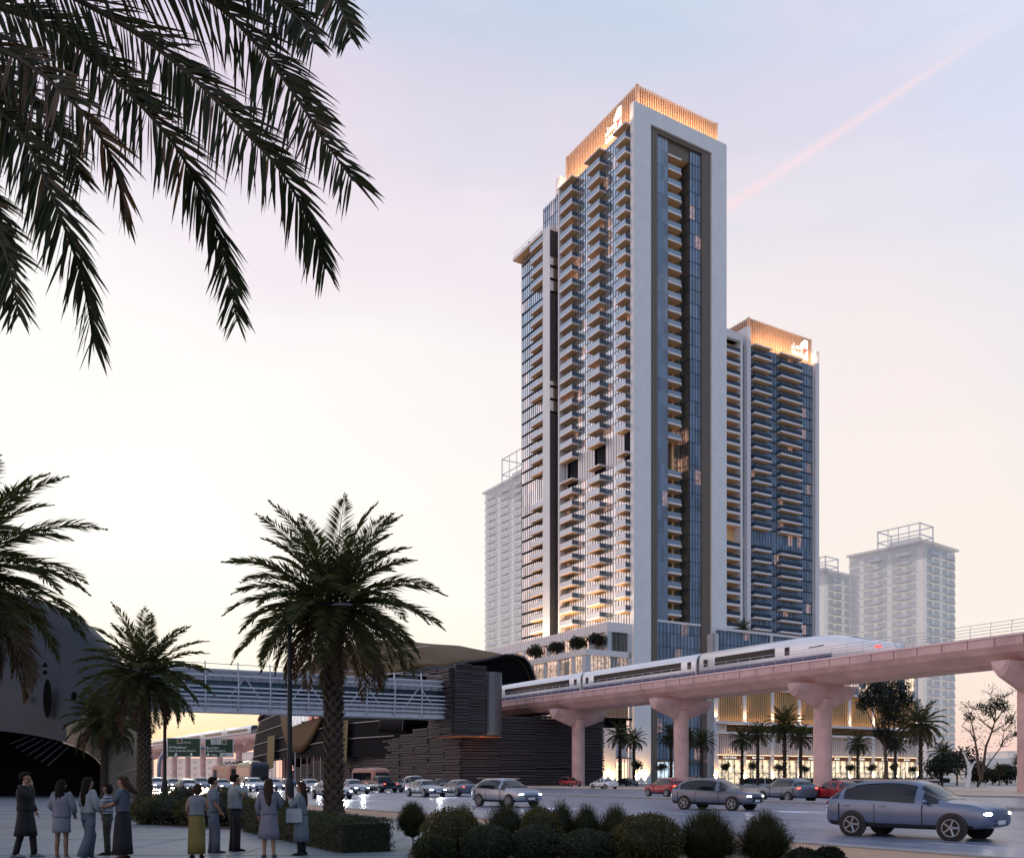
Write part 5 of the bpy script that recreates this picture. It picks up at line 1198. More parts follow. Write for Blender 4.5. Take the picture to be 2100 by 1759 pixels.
# stations: x, z_bottom, z_belt, z_top, half width at belt, half width at roof
KINDS = {
 'suv': (4.55, [(-2.27, .50, .84, .88, .70, .60), (-2.20, .34, 1.00, 1.06, .84, .62), (-1.9, .28, 1.07, 1.34, .90, .58), (-1.45, .28, 1.05, 1.53, .92, .60), (-.6, .26, 1.02, 1.60, .93, .62), (.05, .26, .99, 1.58, .93, .62), (.48, .26, .98, 1.46, .92, .60), (1.15, .27, .97, 1.07, .91, .72), (1.8, .30, .92, .99, .88, .72), (2.18, .36, .78, .86, .80, .62), (2.28, .46, .64, .70, .66, .52)], (2, 6), (-1.38, 1.38), .345),
 'sedan': (4.7, [(-2.33, .46, .80, .84, .68, .58), (-2.25, .34, .88, .97, .82, .66), (-1.75, .27, .93, 1.02, .88, .68), (-1.15, .25, .94, 1.34, .90, .58), (-.5, .25, .93, 1.44, .90, .60), (.2, .25, .91, 1.42, .90, .60), (.55, .25, .90, 1.32, .90, .60), (1.15, .26, .87, .94, .88, .68), (1.85, .29, .78, .83, .85, .66), (2.25, .34, .66, .70, .74, .58), (2.34, .44, .56, .60, .64, .50)], (3, 6), (-1.42, 1.42), .33),
 'pickup': (5.1, [(-2.5, .50, .95, 1.0, .84, .84), (-2.45, .42, .98, 1.02, .90, .86), (-1.2, .38, 1.0, 1.03, .92, .86), (-1.05, .36, 1.02, 1.06, .92, .80), (-.85, .34, 1.04, 1.68, .92, .68), (-.2, .34, 1.04, 1.76, .92, .70), (.4, .34, 1.02, 1.72, .92, .69), (1.05, .34, 1.02, 1.12, .92, .76), (1.9, .36, .98, 1.04, .90, .76), (2.4, .42, .84, .92, .84, .72), (2.5, .50, .74, .80, .76, .66)], (4, 6), (-1.55, 1.6), .39)}
def car(kind, paint_m, lights, label, group='vehicles on the highway'):
    Ln, st_, (c0, c1), (wr, wf), rad = KINDS[kind]; t = empty('parked_car' if False else {'suv': 'suv_car', 'sedan': 'sedan_car', 'pickup': 'pickup_truck'}[kind], (0, 0, 0), 0, label, 'car' if kind != 'pickup' else 'pickup', group)
    def ring(s):
        x, zb, zl, zt, w_, wr_ = s; hh = zl-zb
        half = [(0, zb), (w_*.55, zb), (w_*.90, zb+.02), (w_*.985, zb+hh*.2), (w_*1.0, zb+hh*.5), (w_*1.0, zb+hh*.78), (w_*.965, zl), (wr_+(w_-wr_)*.72, zl+(zt-zl)*.33), (wr_+(w_-wr_)*.42, zl+(zt-zl)*.66), (wr_+(w_-wr_)*.12, zt-min(.09, (zt-zl)*.25)), (wr_*.86, zt-.01), (wr_*.55, zt+.015), (0, zt+.025)]
        return [Vector((x, -a, b)) for a, b in half]+[Vector((x, a, b)) for a, b in reversed(half[1:-1])]
    def cr(a, b, c, d, t): return tuple(.5*((2*b[i])+(c[i]-a[i])*t+(2*a[i]-5*b[i]+4*c[i]-d[i])*t*t+(3*b[i]-a[i]-3*c[i]+d[i])*t**3) for i in range(6))
    dense = []; SUBN = 5
    for i in range(len(st_)-1):
        for j in range(SUBN): dense.append((cr(st_[max(0, i-1)], st_[i], st_[i+1], st_[min(len(st_)-1, i+2)], j/SUBN), i))
    dense.append((st_[-1], len(st_)-1)); rings = [ring(d) for d, _ in dense]; n = len(rings[0])
    g = MB(); g.loft(rings)
    for fi, f_ in enumerate(g.f):
        if len(f_) == 4 and min(g.v[k][2] for k in f_) < st_[4][1]+.06: g.m[fi] = 1
    b = g.build('body', [paint_m, 'car_trim'], t, smooth=True); gl = {'windscreen': MB(), 'rear_window': MB(), 'L': MB(), 'R': MB()}
    xa, xb = st_[c0][0], st_[c1][0]; pil = [xa+.12, (xa+xb)/2-.05] + ([xb-.0] if kind != 'pickup' else [])
    for i in range(len(rings)-1):
        d0, seg = dense[i]; d1 = dense[i+1][0]; x = (d0[0]+d1[0])/2
        for k in range(n):
            side_k = k in (6, 7, 8) or k in (15, 16, 17); top_k = 9 <= k <= 14; dst = None; hgt = min(d0[3]-d0[2], d1[3]-d1[2])
            if side_k and hgt > .14 and st_[c0-1][0]+.1 < x < st_[c1+1][0] and not any(abs(x-p_) < .075 for p_ in pil): dst = 'L' if k < 12 else 'R'
            if top_k and seg == c1 and hgt > .10: dst = 'windscreen'
            if top_k and seg == c0-1 and hgt > .10: dst = 'rear_window'
            if dst:
                q = [rings[i][k], rings[i][(k+1) % n], rings[i+1][(k+1) % n], rings[i+1][k]]; c = sum(q, Vector())/4; nm = (q[1]-q[0]).cross(q[3]-q[0]).normalized(); nm = nm if nm.dot(c-Vector((c.x, 0, .8))) > 0 else -nm
                gl[dst].face([v+nm*.010 for v in q])
    for k, m in gl.items(): m.build(k if len(k) > 1 else 'side_window', 'car_glass', t)
    for x in (wr, wf):
        for s in (-1, 1):
            g = MB(); g.tube([(x, s*.74, rad), (x, s*.76, rad), (x, s*.95, rad), (x, s*.965, rad)], [rad*.9, rad, rad, rad*.9], 20); wh = g.build('wheel', 'tyre', t); g = MB(); g.tube([(x, s*(.84), rad+.01), (x, s*(.936), rad+.01)], rad+.05, 20); g.build('wheel_arch', 'car_trim', t)
            g = MB(); g.tube([(x, s*.96, rad), (x, s*.975, rad)], rad*.2, 10)
            for a in range(5): an = a*2*math.pi/5; g.tube([(x, s*.972, rad), (x+math.cos(an)*rad*.66, s*.972, rad+math.sin(an)*rad*.66)], rad*.09, 5)
            g.tube([(x+math.cos(q)*rad*.66, s*.97, rad+math.sin(q)*rad*.66) for q in [i*2*math.pi/16 for i in range(17)]], rad*.06, 5); g.build('rim', 'rim_alloy', wh)
    f = st_[-2]; r = st_[1]
    for s in (-1, 1):
        g = MB(); g.ellip((f[0]-.02, s*f[4]*.78, f[2]-.06), (.12, .19, .075)); g.build('headlight', 'headlight_on' if 'h' in lights else 'headlight_off', t)
        g = MB(); g.ellip((r[0]+.0, s*r[4]*.82, r[2]-.06), (.08, .17, .08)); g.build('tail_light', 'tail_on' if 't' in lights else 'tail_off', t)
        g = MB(); g.ellip((.72, s*(.93+.1), 1.02), (.07, .11, .07)); g.build('wing_mirror', paint_m, t)
    if 'h' in lights:
        l = bpy.data.lights.new('headlamp', 'SPOT'); l.energy = 900; l.spot_size = R(62); l.spot_blend = .7; l.color = (.80, .88, 1); l.shadow_soft_size = .2
        o = bpy.data.objects.new('headlamp', l); scn.collection.objects.link(o); o.parent = t; o.location = (f[0]+.25, 0, .75); o.rotation_euler = (0, R(-82), 0)
    for s in (-1, 1):
        g = MB()
        for p_ in [(xa+xb)/2-.02, xb+.12, xa+.10][:3 if kind != 'pickup' else 2]: g.box(p_-.008, p_+.008, s*.925-.012, s*.925+.012, .36, .93)
        g.build('door_seam', 'car_trim', t)
        for p_ in ((xa+xb)/2+.12, xa+.25): g = MB(); g.box(p_, p_+.16, s*.94-.012, s*.94+.012, .86, .89); g.build('door_handle', paint_m, t)
    g = MB(); g.box(f[0]+.09, f[0]+.12, -.24, .24, f[1]+.08, f[1]+.19); g.build('number_plate', 'plate', t)
    g = MB(); g.box(f[0]+.03, f[0]+.1, -.45, .45, f[1]+.05, f[2]-.1); g.build('grille', 'car_trim', t)
    g = MB(); g.box(-1.9 if kind != 'pickup' else -.9, .4, -.69, -.66, st_[4][3]-.02, st_[4][3]+.02); g.box(-1.9 if kind != 'pickup' else -.9, .4, .66, .69, st_[4][3]-.02, st_[4][3]+.02)
    if kind == 'suv': g.build('roof_rail', 'rim_alloy', t)
    return t
ORD = 'first second third fourth fifth sixth seventh eighth ninth tenth eleventh twelfth thirteenth fourteenth fifteenth sixteenth seventeenth eighteenth nineteenth twentieth'.split()
ORD += ['twenty-'+o for o in ORD[:9]]+['thirtieth']+['thirty-'+o for o in ORD[:9]]
HE = math.atan2(-.842, .54)                 # towards us, out of the picture to the right
protos = {}
cars = [('suv', 'paint_near', 'h', 1876, 25.6, HE+.16, 'large silver estate car nearest to us at the right, headlight on'), ('suv', 'paint_grey', 'h', 1470, 47, HE+.25, 'grey estate car with both headlights on, behind the nearest silver car'),
 ('suv', 'paint_silver', 'h', 1038, 52, HE+.1, 'silver car with headlights on, passing in front of the stone slat wall'), ('sedan', 'paint_silver', 'h', 873, 78, HE, 'silver saloon with two bright headlights, left of the silver car at the slat wall'),
 ('pickup', 'paint_white', '', 850, 98, HE, 'white pickup behind the saloon with two bright headlights'), ('pickup', 'paint_dark', 't', 782, 100, HE+math.pi, 'dark pickup driving away right of the tallest palm trunk'),
 ('sedan', 'paint_silver', 'h', 724, 90, HE, 'small silver saloon just right of the tallest palm trunk'), ('sedan', 'paint_grey', 't', 940, 80, HE+math.pi, 'grey saloon with red tail lights before the slat wall'),
 ('sedan', 'paint_silver', 'h', 637, 100, HE, 'silver saloon between the lamp post and the palm trunk'), ('sedan', 'paint_white', '', 1238, 128, HE+math.pi, 'pale saloon in front of the glowing corner wall'),
 ('sedan', 'paint_dark', '', 1287, 168, HE, 'dark saloon parked near the entrance beside the portal'), ('suv', 'paint_red', 't', 1367, 76, HE+math.pi-.15, 'red car left of the grey estate car, tail lights on'),
 ('suv', 'paint_grey', 't', 1612, 62, HE+math.pi-.2, 'grey car with glowing red tail lights in front of the third pier'), ('sedan', 'paint_red', '', 1716, 60, HE+math.pi-.2, 'red saloon between the third pier and the nearest silver car'),
 ('suv', 'paint_dark', '', 1430, 150, HE, 'dark car standing beneath the blue lit lobby'), ('suv', 'paint_red', '', 1170, 160, HE, 'red car at the foot of the first viaduct pier'),
 ('sedan', 'paint_dark', '', 905, 120, HE, 'dark saloon far back before the slat wall'), ('sedan', 'paint_silver', 'h', 560, 115, HE, 'silver saloon left of the lamp post'), ('suv', 'paint_white', 'h', 520, 105, HE, 'white car behind the man in the sweater'),
 ('sedan', 'paint_blue', '', 590, 150, HE+math.pi, 'blue saloon before the dark station'), ('sedan', 'paint_silver', 'h', 455, 110, HE, 'silver saloon below the right green sign'), ('suv', 'paint_silver', 'h', 412, 120, HE, 'silver car between the two green signs'),
 ('sedan', 'paint_white', 'h', 385, 95, HE, 'white saloon below the left green sign'), ('sedan', 'paint_silver', 'h', 355, 130, HE, 'silver saloon right of the gantry pole'), ('suv', 'paint_white', 'h', 322, 110, HE, 'white car with bright headlights beside the second palm trunk'),
 ('sedan', 'paint_blue', '', 436, 175, HE+math.pi, 'small blue saloon far off under the signs'), ('suv', 'paint_dark', '', 500, 180, HE+math.pi, 'small dark car far off by the coaches'), ('sedan', 'paint_white', 'h', 228, 125, HE, 'white saloon seen through the opening of the left station'),
 ('sedan', 'paint_silver', 'h', 680, 70, HE, 'silver saloon half behind the tallest palm trunk'), ('sedan', 'paint_grey', 'h', 835, 120, HE, 'small grey saloon behind the white pickup')]
def clear_road(p):
    d = p.x*.842+p.y*.54
    return p
for kd, pm, li, px, Y, hd_, lb in cars:
    key = (kd, pm, li); p = G(px, Y); p.z = .004
    if key not in protos: t = car(kd, pm, li, lb); protos[key] = t
    else: t = copy_tree(protos[key]); t['label'] = lb
    t.location = p; t.rotation_euler = (0, 0, hd_)
for (px, Y) in ((1873, 22.4), (1470, 47), (1038, 52), (873, 78), (322, 110)):
    pass
# coaches
def coach(px, Y, L_, H_, W_, hd_, label, side_m='coach_side', round_=True):
    t = empty('coach', G(px, Y), hd_, label, 'coach', 'coaches on the highway'); g = MB(); rings = []
    prof = [(-W_/2*.94, .35), (-W_/2, .6), (-W_/2, H_*.72), (-W_/2*.95, H_*.92), (-W_/2*.7, H_), (W_/2*.7, H_), (W_/2*.95, H_*.92), (W_/2, H_*.72), (W_/2, .6), (W_/2*.94, .35)]
    for x, s in ((-L_/2, .93), (-L_/2+.25, 1), (L_/2-.8, 1), (L_/2-.2, .96), (L_/2, .86)): rings.append([Vector((x, a*s, .35+(b-.35)*(s if b > 1 else 1))) for a, b in prof])
    g.loft(rings); g.build('body', side_m, t, smooth=False)
    for s in (-1, 1): g = MB(); y = s*(W_/2+.01); g.box(-L_/2+.5, L_/2-1.0, min(y, y-s*.03), max(y, y-s*.03), H_*.46, H_*.80); g.build('side_window', 'car_glass', t)
    g = MB(); g.box(L_/2-.12, L_/2+.02, -W_/2*.82, W_/2*.82, H_*.34, H_*.80); g.build('windscreen', 'car_glass', t)
    g = MB(); g.ellip((0, 0, H_-.02), (L_*.42, W_*.4, .28 if round_ else .12)); g.build('roof_pod', 'paint_dark', t)
    for x in (-L_*.3, L_*.3):
        for s in (-1, 1): g = MB(); g.tube([(x, s*(W_/2-.25), .48), (x, s*(W_/2+.02), .48)], .48, 16); g.build('wheel', 'tyre', t)
    for s in (-1, 1): g = MB(); g.ellip((L_/2+.02, s*W_*.38, .75), (.06, .2, .12)); g.build('headlight', 'headlight_on', t)
    return t
coach(760, 112, 7, 2.75, 2.1, HE, 'dark reddish minibus in front of the station entrance', 'coach_side', False)
coach(468, 150, 11, 3.6, 2.5, HE, 'left coach below the right green sign', 'coach_side'); coach(517, 128, 11, 3.7, 2.5, HE-.1, 'right dark coach beside the dark station', 'paint_dark')
coach(262, 140, 10, 3.6, 2.5, HE, 'coach seen past the gold rim of the left station', 'paint_dark')
# bollards and low rail along the far pavement
g0 = None; k = 0
for i in range(14):
    p = UVW(26+i*5.2, -17); t = empty('bollard', p, 0, ORD[i]+' thin pale bollard from the left along the far pavement', 'bollard', 'bollards along the far pavement')
    if g0 is None:
        g = MB(); g.tube([(0, 0, 0), (0, 0, 1.3)], [.09, .07], 8); g0 = g.build('post', 'fascia', t); g = MB(); g.ellip((0, 0, 1.32), (.1, .1, .06)); g1 = g.build('cap', 'fascia', t)
    else:
        for q in (g0, g1): c = q.copy(); scn.collection.objects.link(c); c.parent = t
# ================================================================ people
mat('skin', (.30, .155, .10), .55, var=.05); mat('skin_dark', (.17, .085, .055), .55, var=.05); mat('hair', (.008, .006, .005), .75, spec=.12); mat('hair_brown', (.035, .018, .012), .75, spec=.15)
mat('eye', (.02, .015, .012), .2); mat('lip', (.28, .09, .07), .5)
for nm, c in (('cloth_black', (0.007, 0.007, 0.010)), ('cloth_grey', (0.150, 0.162, 0.190)), ('cloth_lilac', (0.150, 0.150, 0.190)), ('cloth_white', (0.219, 0.242, 0.259)), ('cloth_blue', (0.115, 0.144, 0.178)), ('cloth_slate', (0.058, 0.066, 0.086)), ('cloth_mustard', (0.155, 0.121, 0.034)), ('cloth_olive', (0.032, 0.029, 0.020)), ('cloth_denim', (0.075, 0.092, 0.126)), ('cloth_bag', (0.317, 0.334, 0.357))): mat(nm, c, .85, var=.16, scale=9, stretch=(1, 1, .25), bump=.2)
def striped(name, a, b):
    m = bpy.data.materials.new(name); m.use_nodes = True; t = m.node_tree; p = t.nodes['Principled BSDF']; p.inputs['Roughness'].default_value = .85
    c = nd(t, 'ShaderNodeTexCoord'); s = nd(t, 'ShaderNodeSeparateXYZ'); t.links.new(c.outputs['Object'], s.inputs[0])
    f = tmath(t, 'GREATER_THAN', tmath(t, 'FRACT', tmath(t, 'MULTIPLY', s.outputs[2], 14)), .5); r = ramp(f, [(0, a), (1, b)], t); t.links.new(r, p.inputs['Base Color']); MATS[name] = m
striped('cloth_stripe', (.10, .11, .15), (.30, .32, .38))
def V3(*a): return Vector(a)
def body_mesh(H, pose, fem, fingers=True):
    """one continuous skinned figure; facing +y, x to its right"""
    k = H/1.72; sw = .165 if fem else .19; hw = .085
    verts, edges, rad = [], [], []
    def av(p, r, par=None):
        verts.append(Vector(p)*k); rad.append(r*k if not isinstance(r, tuple) else (r[0]*k, r[1]*k))
        if par is not None: edges.append((par, len(verts)-1))
        return len(verts)-1
    ln = pose.get('lean', (0, 0)); lx, ly = ln
    pel = av((0, 0, .94), (.135, .105)); sp = av((lx*.4, ly*.4, 1.08), (.118, .09), pel); ch = av((lx*.8, ly*.8, 1.28), (.135 if fem else .155, .105), sp); nb = av((lx, ly, 1.43), (.07, .06), ch)
    hx, hy = pose.get('head', (0, 0)); ne = av((lx+hx*.3, ly+.01+hy*.3, 1.50), .05, nb); h1 = av((lx+hx*.6, ly+.02+hy*.6, 1.565), (.066, .078), ne); h2 = av((lx+hx, ly+.015+hy, 1.64), (.074, .088), h1); h3 = av((lx+hx, ly+hy, 1.70), (.045, .055), h2)
    nose = av((lx+hx*.7, ly+.108+hy*.7, 1.585), .011, h1)
    for s in (-1, 1): av((lx+hx+s*.078, ly+hy+.0, 1.60), .013, h2)
    for s, key in ((-1, 'L'), (1, 'R')):
        sh = av((lx+s*sw*.95, ly, 1.40), .053, ch); el_, wr_ = [Vector(v) for v in pose[key]]
        e = av(el_, .038, sh); fa = av(el_.lerp(wr_, .5), .034, e); w_ = av(wr_, .024, fa); d = (wr_-el_).normalized()
        pm_ = av(wr_+d*.055, (.036, .018), w_)
        if fingers:
            side_ = d.cross(Vector((0, 1, 0)) if abs(d.y) < .8 else Vector((0, 0, 1))).normalized(); cur = side_.cross(d)*(s)
            for f, (o, l) in enumerate(((-.030, .070), (-.010, .080), (.010, .075), (.029, .060))):
                kn = av(wr_+d*.095+side_*o, .0095, pm_); m1 = av(wr_+d*(.095+l*.5)+side_*o*1.1-cur*.012, .0085, kn); av(wr_+d*(.095+l*.85)+side_*o*1.1-cur*.034, .0065, m1)
            tb = av(wr_+d*.03-side_*.040-cur*.01, .011, pm_); av(wr_+d*.075-side_*.058-cur*.02, .0085, tb)
        kn_, an_ = [Vector(v) for v in pose['leg'+key]]
        hp_ = av((s*hw, 0, .88), (.092, .095), pel); th = av(Vector((s*hw, 0, .88)).lerp(kn_, .5), .075, hp_); kk = av(kn_, .052, th); cf = av(kn_.lerp(an_, .35)+V3(0, -.015, 0), .054, kk); an = av(an_, .034, cf)
        av(an_+V3(0, -.045, -.035), .03, an); ft = av(an_+V3(s*.01, .10, -.045), (.036, .025), an); av(an_+V3(s*.015, .18, -.055), (.028, .016), ft)
    me = bpy.data.meshes.new('body'); me.from_pydata([tuple(v) for v in verts], edges, []); o = bpy.data.objects.new('body', me); scn.collection.objects.link(o)
    sk = o.modifiers.new('skin', 'SKIN'); sk.use_smooth_shade = True
    for v, r in zip(me.skin_vertices[0].data, rad): v.radius = r if isinstance(r, tuple) else (r, r)
    for v in me.skin_vertices[0].data: v.use_root = False
    me.skin_vertices[0].data[0].use_root = True
    sb = o.modifiers.new('sub', 'SUBSURF'); sb.levels = 1; sb.render_levels = 1
    dg = bpy.context.evaluated_depsgraph_get(); m2 = bpy.data.meshes.new_from_object(o.evaluated_get(dg)); bpy.data.objects.remove(o); m2.name = 'body'; return m2
def ell_ring(c, rx, ry, n=18, wob=0., ph=0.): return [Vector((c[0]+rx*math.cos(2*math.pi*i/n)*(1+wob*math.sin(5*2*math.pi*i/n+ph)), c[1]+ry*math.sin(2*math.pi*i/n)*(1+wob*math.sin(5*2*math.pi*i/n+ph+1)), c[2])) for i in range(n)]
def garment(name, m, t, k, rows, wob=.03):
    g = MB(); g.loft([[v*k for v in ell_ring(c, rx, ry, 20, wob*(1 if i else .3), i*.7)] for i, (c, rx, ry) in enumerate(rows)]); return g.build(name, m, t, smooth=True)
def person(px, Y, yaw, H, fem, pose, outfit, label, skin='skin', hair='hair', hairstyle='short'):
    t = empty('person', G(px, Y), yaw, label, 'person'); k = H/1.72
    me = body_mesh(H, pose, fem); me.materials.clear(); me.materials.append(MATS[skin]); o = bpy.data.objects.new('body', me); scn.collection.objects.link(o); o.parent = t
    lx, ly = pose.get('lean', (0, 0)); hx, hy = pose.get('head', (0, 0)); hc = V3(lx+hx, ly+hy, 1.62)
    for s in (-1, 1): g = MB(); g.ellip(((hc.x+s*.031)*k, (hc.y+.086)*k, 1.605*k), (.012*k, .008*k, .007*k), 8, 5); g.build('eye', 'eye', t)
    g = MB(); g.ellip((hc.x*k, (hc.y+.083)*k, 1.548*k), (.022*k, .009*k, .007*k), 8, 5); g.build('mouth', 'lip', t)
    g = MB(); g.ellip((hc.x*k, (hc.y-.030)*k, 1.638*k), (.088*k, .092*k, .098*k), 16, 10, z0=-.85); g.ellip((hc.x*k, (hc.y+.02)*k, 1.690*k), (.072*k, .078*k, .040*k), 12, 8)
    if hairstyle == 'bob': g.ellip((hc.x*k, (hc.y-.045)*k, 1.59*k), (.105*k, .085*k, .12*k), 14, 8)
    if hairstyle == 'long': g.loft([[v*k for v in ell_ring((hc.x+a, hc.y-.06-b, z), rx, ry, 14, .06, z*9)] for a, b, z, rx, ry in ((0, 0, 1.69, .06, .05), (0, .0, 1.60, .10, .075), (0, .02, 1.48, .10, .065), (.0, .045, 1.34, .095, .05), (.01, .06, 1.20, .07, .035), (.02, .06, 1.12, .03, .02))])
    if hairstyle == 'blown': g.loft([[v*k for v in ell_ring((hc.x+a, hc.y-b, z), rx, ry, 14, .06, z*9)] for a, b, z, rx, ry in ((0, .03, 1.68, .07, .06), (0, .06, 1.60, .10, .09), (0, .13, 1.50, .09, .09), (0, .21, 1.42, .07, .08), (0, .28, 1.36, .03, .04))])
    g.build('hair', hair, t, smooth=True)
    def sleeve(nm, m, frac, r0=.062, r1=.045):
        for s, key in ((-1, 'L'), (1, 'R')):
            sh = V3(lx+s*(.155 if fem else .18), ly, 1.40); e, w_ = [Vector(v) for v in pose[key]]; pts = [sh+V3(-s*.03, 0, .025), sh]
            full = [sh, sh.lerp(e, .5), e, e.lerp(w_, .5), w_]; L_ = 4*frac; n = int(L_); pts += full[1:n+1]
            if L_ > n: pts.append(full[n].lerp(full[min(4, n+1)], L_-n))
            rs = [(r0+(r1-r0)*i/(len(pts)-1))*k for i in range(len(pts))]; g = MB(); g.tube([p*k for p in pts], rs, 12); g.build(nm, m, t, smooth=True)
    def torso(nm, m, zb=.92, loose=0., waist=0.): garment(nm, m, t, k, [((lx, ly, 1.455), .065, .06), ((lx, ly, 1.43), (.15 if fem else .18), .075), ((lx*.95, ly*.95, 1.36), (.175 if fem else .205)+loose, .115+loose), ((lx*.8, ly*.8, 1.24), (.165 if fem else .195)+loose, .125+loose), ((lx*.5, ly*.5, 1.08), (.14 if fem else .17)+loose-waist, .112+loose-waist*.5), ((lx*.2, ly*.2, zb+.03), (.165 if fem else .175)+loose, .125+loose), ((0, 0, zb), (.16 if fem else .17)+loose, .12+loose)])
    def trousers(nm, m, wide=0.):
        g = MB(); g.loft([[v*k for v in ell_ring(c, rx, ry, 20)] for c, rx, ry in (((0, 0, 1.04), .145, .112), ((0, 0, .96), .165, .125), ((0, 0, .86), .17, .13), ((0, 0, .82), .16, .12))])
        for s, key in ((-1, 'legL'), (1, 'legR')):
            kn_, an_ = [Vector(v) for v in pose[key]]; g.tube([V3(s*.08, 0, .90)*k, V3(s*.085, 0, .86).lerp(kn_, .4)*k, kn_*k, kn_.lerp(an_, .5)*k, (an_+V3(0, 0, -.03))*k], [.10*k, (.092+wide*.4)*k, (.070+wide*.8)*k, (.064+wide)*k, (.062+wide*1.25)*k], 14)
        g.build(nm, m, t, smooth=True)
    def skirt(nm, m, z1, r_top=.15, r_bot=.22, z0=1.04): garment(nm, m, t, k, [((0, 0, z0), r_top-.01, .108), ((0, 0, z0-.08), r_top+.02, .128), ((0, 0, .88), .18, .145)]+[((0, 0, .88+(z1-.88)*f), .18+(r_bot-.18)*f, .145+(r_bot*.8-.145)*f) for f in (.33, .66, 1)], .04)
    def shoes(m='cloth_black', heel=0):
        for s, key in ((-1, 'legL'), (1, 'legR')):
            an_ = Vector(pose[key][1]); g = MB(); rr = []
            for y, w_, h in ((-.09, .03, .07), (-.05, .045, .085), (.03, .045, .085), (.12, .05, .06), (.19, .035, .035), (.21, .01, .02)):
                z0 = an_.z-.082; rr.append([V3(an_.x+w_*math.cos(q)+s*.01, an_.y+y, max(0, z0+h/2+h/2*math.sin(q)))*k for q in [i*2*math.pi/10 for i in range(10)]])
            g.loft(rr); g.build('shoe', m, t, smooth=True)
    env = dict(sleeve=sleeve, torso=torso, trousers=trousers, skirt=skirt, shoes=shoes)
    for fn, *a in outfit: env[fn](*a) if not isinstance(a[-1] if a else None, dict) else env[fn](*a[:-1], **a[-1])
    return t, k
STAND = dict(legL=((-.09, .01, .49), (-.10, -.01, .085)), legR=((.09, .01, .49), (.10, -.01, .085)))
DN = dict(L=((-.25, -.02, 1.13), (-.25, .06, .90)), R=((.25, -.02, 1.13), (.25, .06, .90)))
def ps(**kw): d = dict(STAND); d.update(DN); d.update(kw); return d
# yaw 0 faces away from us (+Y); pi faces us; -90 deg faces right
YR, YL = -math.pi/2, math.pi/2
person(52, 19.2, YR, 1.79, False, ps(R=((.21, .20, 1.22), (.07, .16, 1.44)), L=((-.24, -.02, 1.13), (-.2, .10, .93)), legL=((-.08, .10, .49), (-.08, .14, .085)), legR=((.08, -.04, .49), (.08, -.16, .085))),
       [('trousers', 'trousers', 'cloth_black'), ('torso', 'coat', 'cloth_black', .95, .03), ('skirt', 'coat_skirt', 'cloth_black', .44, .18, .26), ('sleeve', 'coat_sleeve', 'cloth_black', .98, .07, .055), ('shoes', 'cloth_grey')], 'man in a long black coat, hand raised to his face, feet apart', 'skin', 'hair', 'short')
person(126.5, 18.5, .0, 1.63, True, ps(L=((-.24, .0, 1.15), (-.17, .18, 1.02)), R=((.25, .0, 1.15), (.2, .16, 1.0))), [('torso', 'blouse', 'cloth_lilac', .93, .035), ('skirt', 'skirt', 'cloth_grey', .60, .155, .19), ('sleeve', 'sleeve', 'cloth_grey', .9, .075, .06), ('shoes', 'cloth_white')], 'woman with long dark hair, loose grey top and short pale skirt', 'skin_dark', 'hair', 'long')
person(181, 18.7, -.5, 1.68, True, ps(L=((-.24, .02, 1.14), (-.16, .2, 1.05)), R=((.24, .02, 1.14), (.17, .17, 1.0)), legL=((-.08, .14, .50), (-.08, .06, .085)), legR=((.09, -.05, .49), (.09, -.22, .10))), [('trousers', 'trousers', 'cloth_denim', .035), ('torso', 'blouse', 'cloth_white', .98, .02), ('sleeve', 'sleeve', 'cloth_white', .85, .07, .06), ('shoes', 'cloth_bag')], 'woman with long dark hair in a pale top and wide pale trousers, walking', 'skin', 'hair', 'long')
person(220, 19.8, YL+.3, 1.54, True, ps(L=((-.2, .1, 1.14), (-.1, .27, 1.08)), R=((.2, .1, 1.14), (.1, .27, 1.06))), [('trousers', 'trousers', 'cloth_olive'), ('torso', 'striped_top', 'cloth_stripe', 1.0, .015), ('torso', 'hip_wrap', 'cloth_slate', .86, .012, {'waist': .05}), ('sleeve', 'sleeve', 'cloth_stripe', .35, .07, .065), ('shoes', 'cloth_black')], 'woman in a striped top and dark olive trousers facing left', 'skin_dark', 'hair', 'bob')
person(252, 18.6, YL, 1.70, True, ps(L=((-.18, .12, 1.16), (-.06, .33, 1.12)), R=((.2, .12, 1.15), (.1, .34, 1.1))), [('skirt', 'skirt', 'cloth_black', .12, .15, .25), ('torso', 'tee', 'cloth_slate', 1.0, .02), ('sleeve', 'sleeve', 'cloth_denim', .4, .075, .065), ('shoes', 'cloth_black')], 'woman with blown long hair, slate tee and long black skirt, reaching forward', 'skin', 'hair_brown', 'blown')
person(403.5, 19.0, .15, 1.55, True, ps(L=((-.23, .0, 1.14), (-.2, .12, .98)), R=((.25, .04, 1.15), (.12, .24, 1.1)), head=(.02, .03)), [('skirt', 'skirt', 'cloth_mustard', .10, .15, .20), ('torso', 'sleeveless_top', 'cloth_grey', 1.0, .02), ('shoes', 'cloth_black')], 'woman from behind in a sleeveless grey top and long mustard skirt', 'skin', 'hair_brown', 'bob')
person(437, 20.3, -1.1, 1.69, False, ps(L=((-.24, -.02, 1.14), (-.17, .12, .95)), R=((.25, .0, 1.13), (.2, .15, .93)), legR=((.1, .06, .49), (.11, .05, .085))), [('trousers', 'trousers', 'cloth_denim', .02), ('torso', 'tee', 'cloth_blue', .94, .012), ('sleeve', 'sleeve', 'cloth_blue', .42, .072, .066), ('shoes', 'cloth_slate')], 'man in a pale blue tee and grey trousers, hand near his pocket', 'skin', 'hair', 'short')
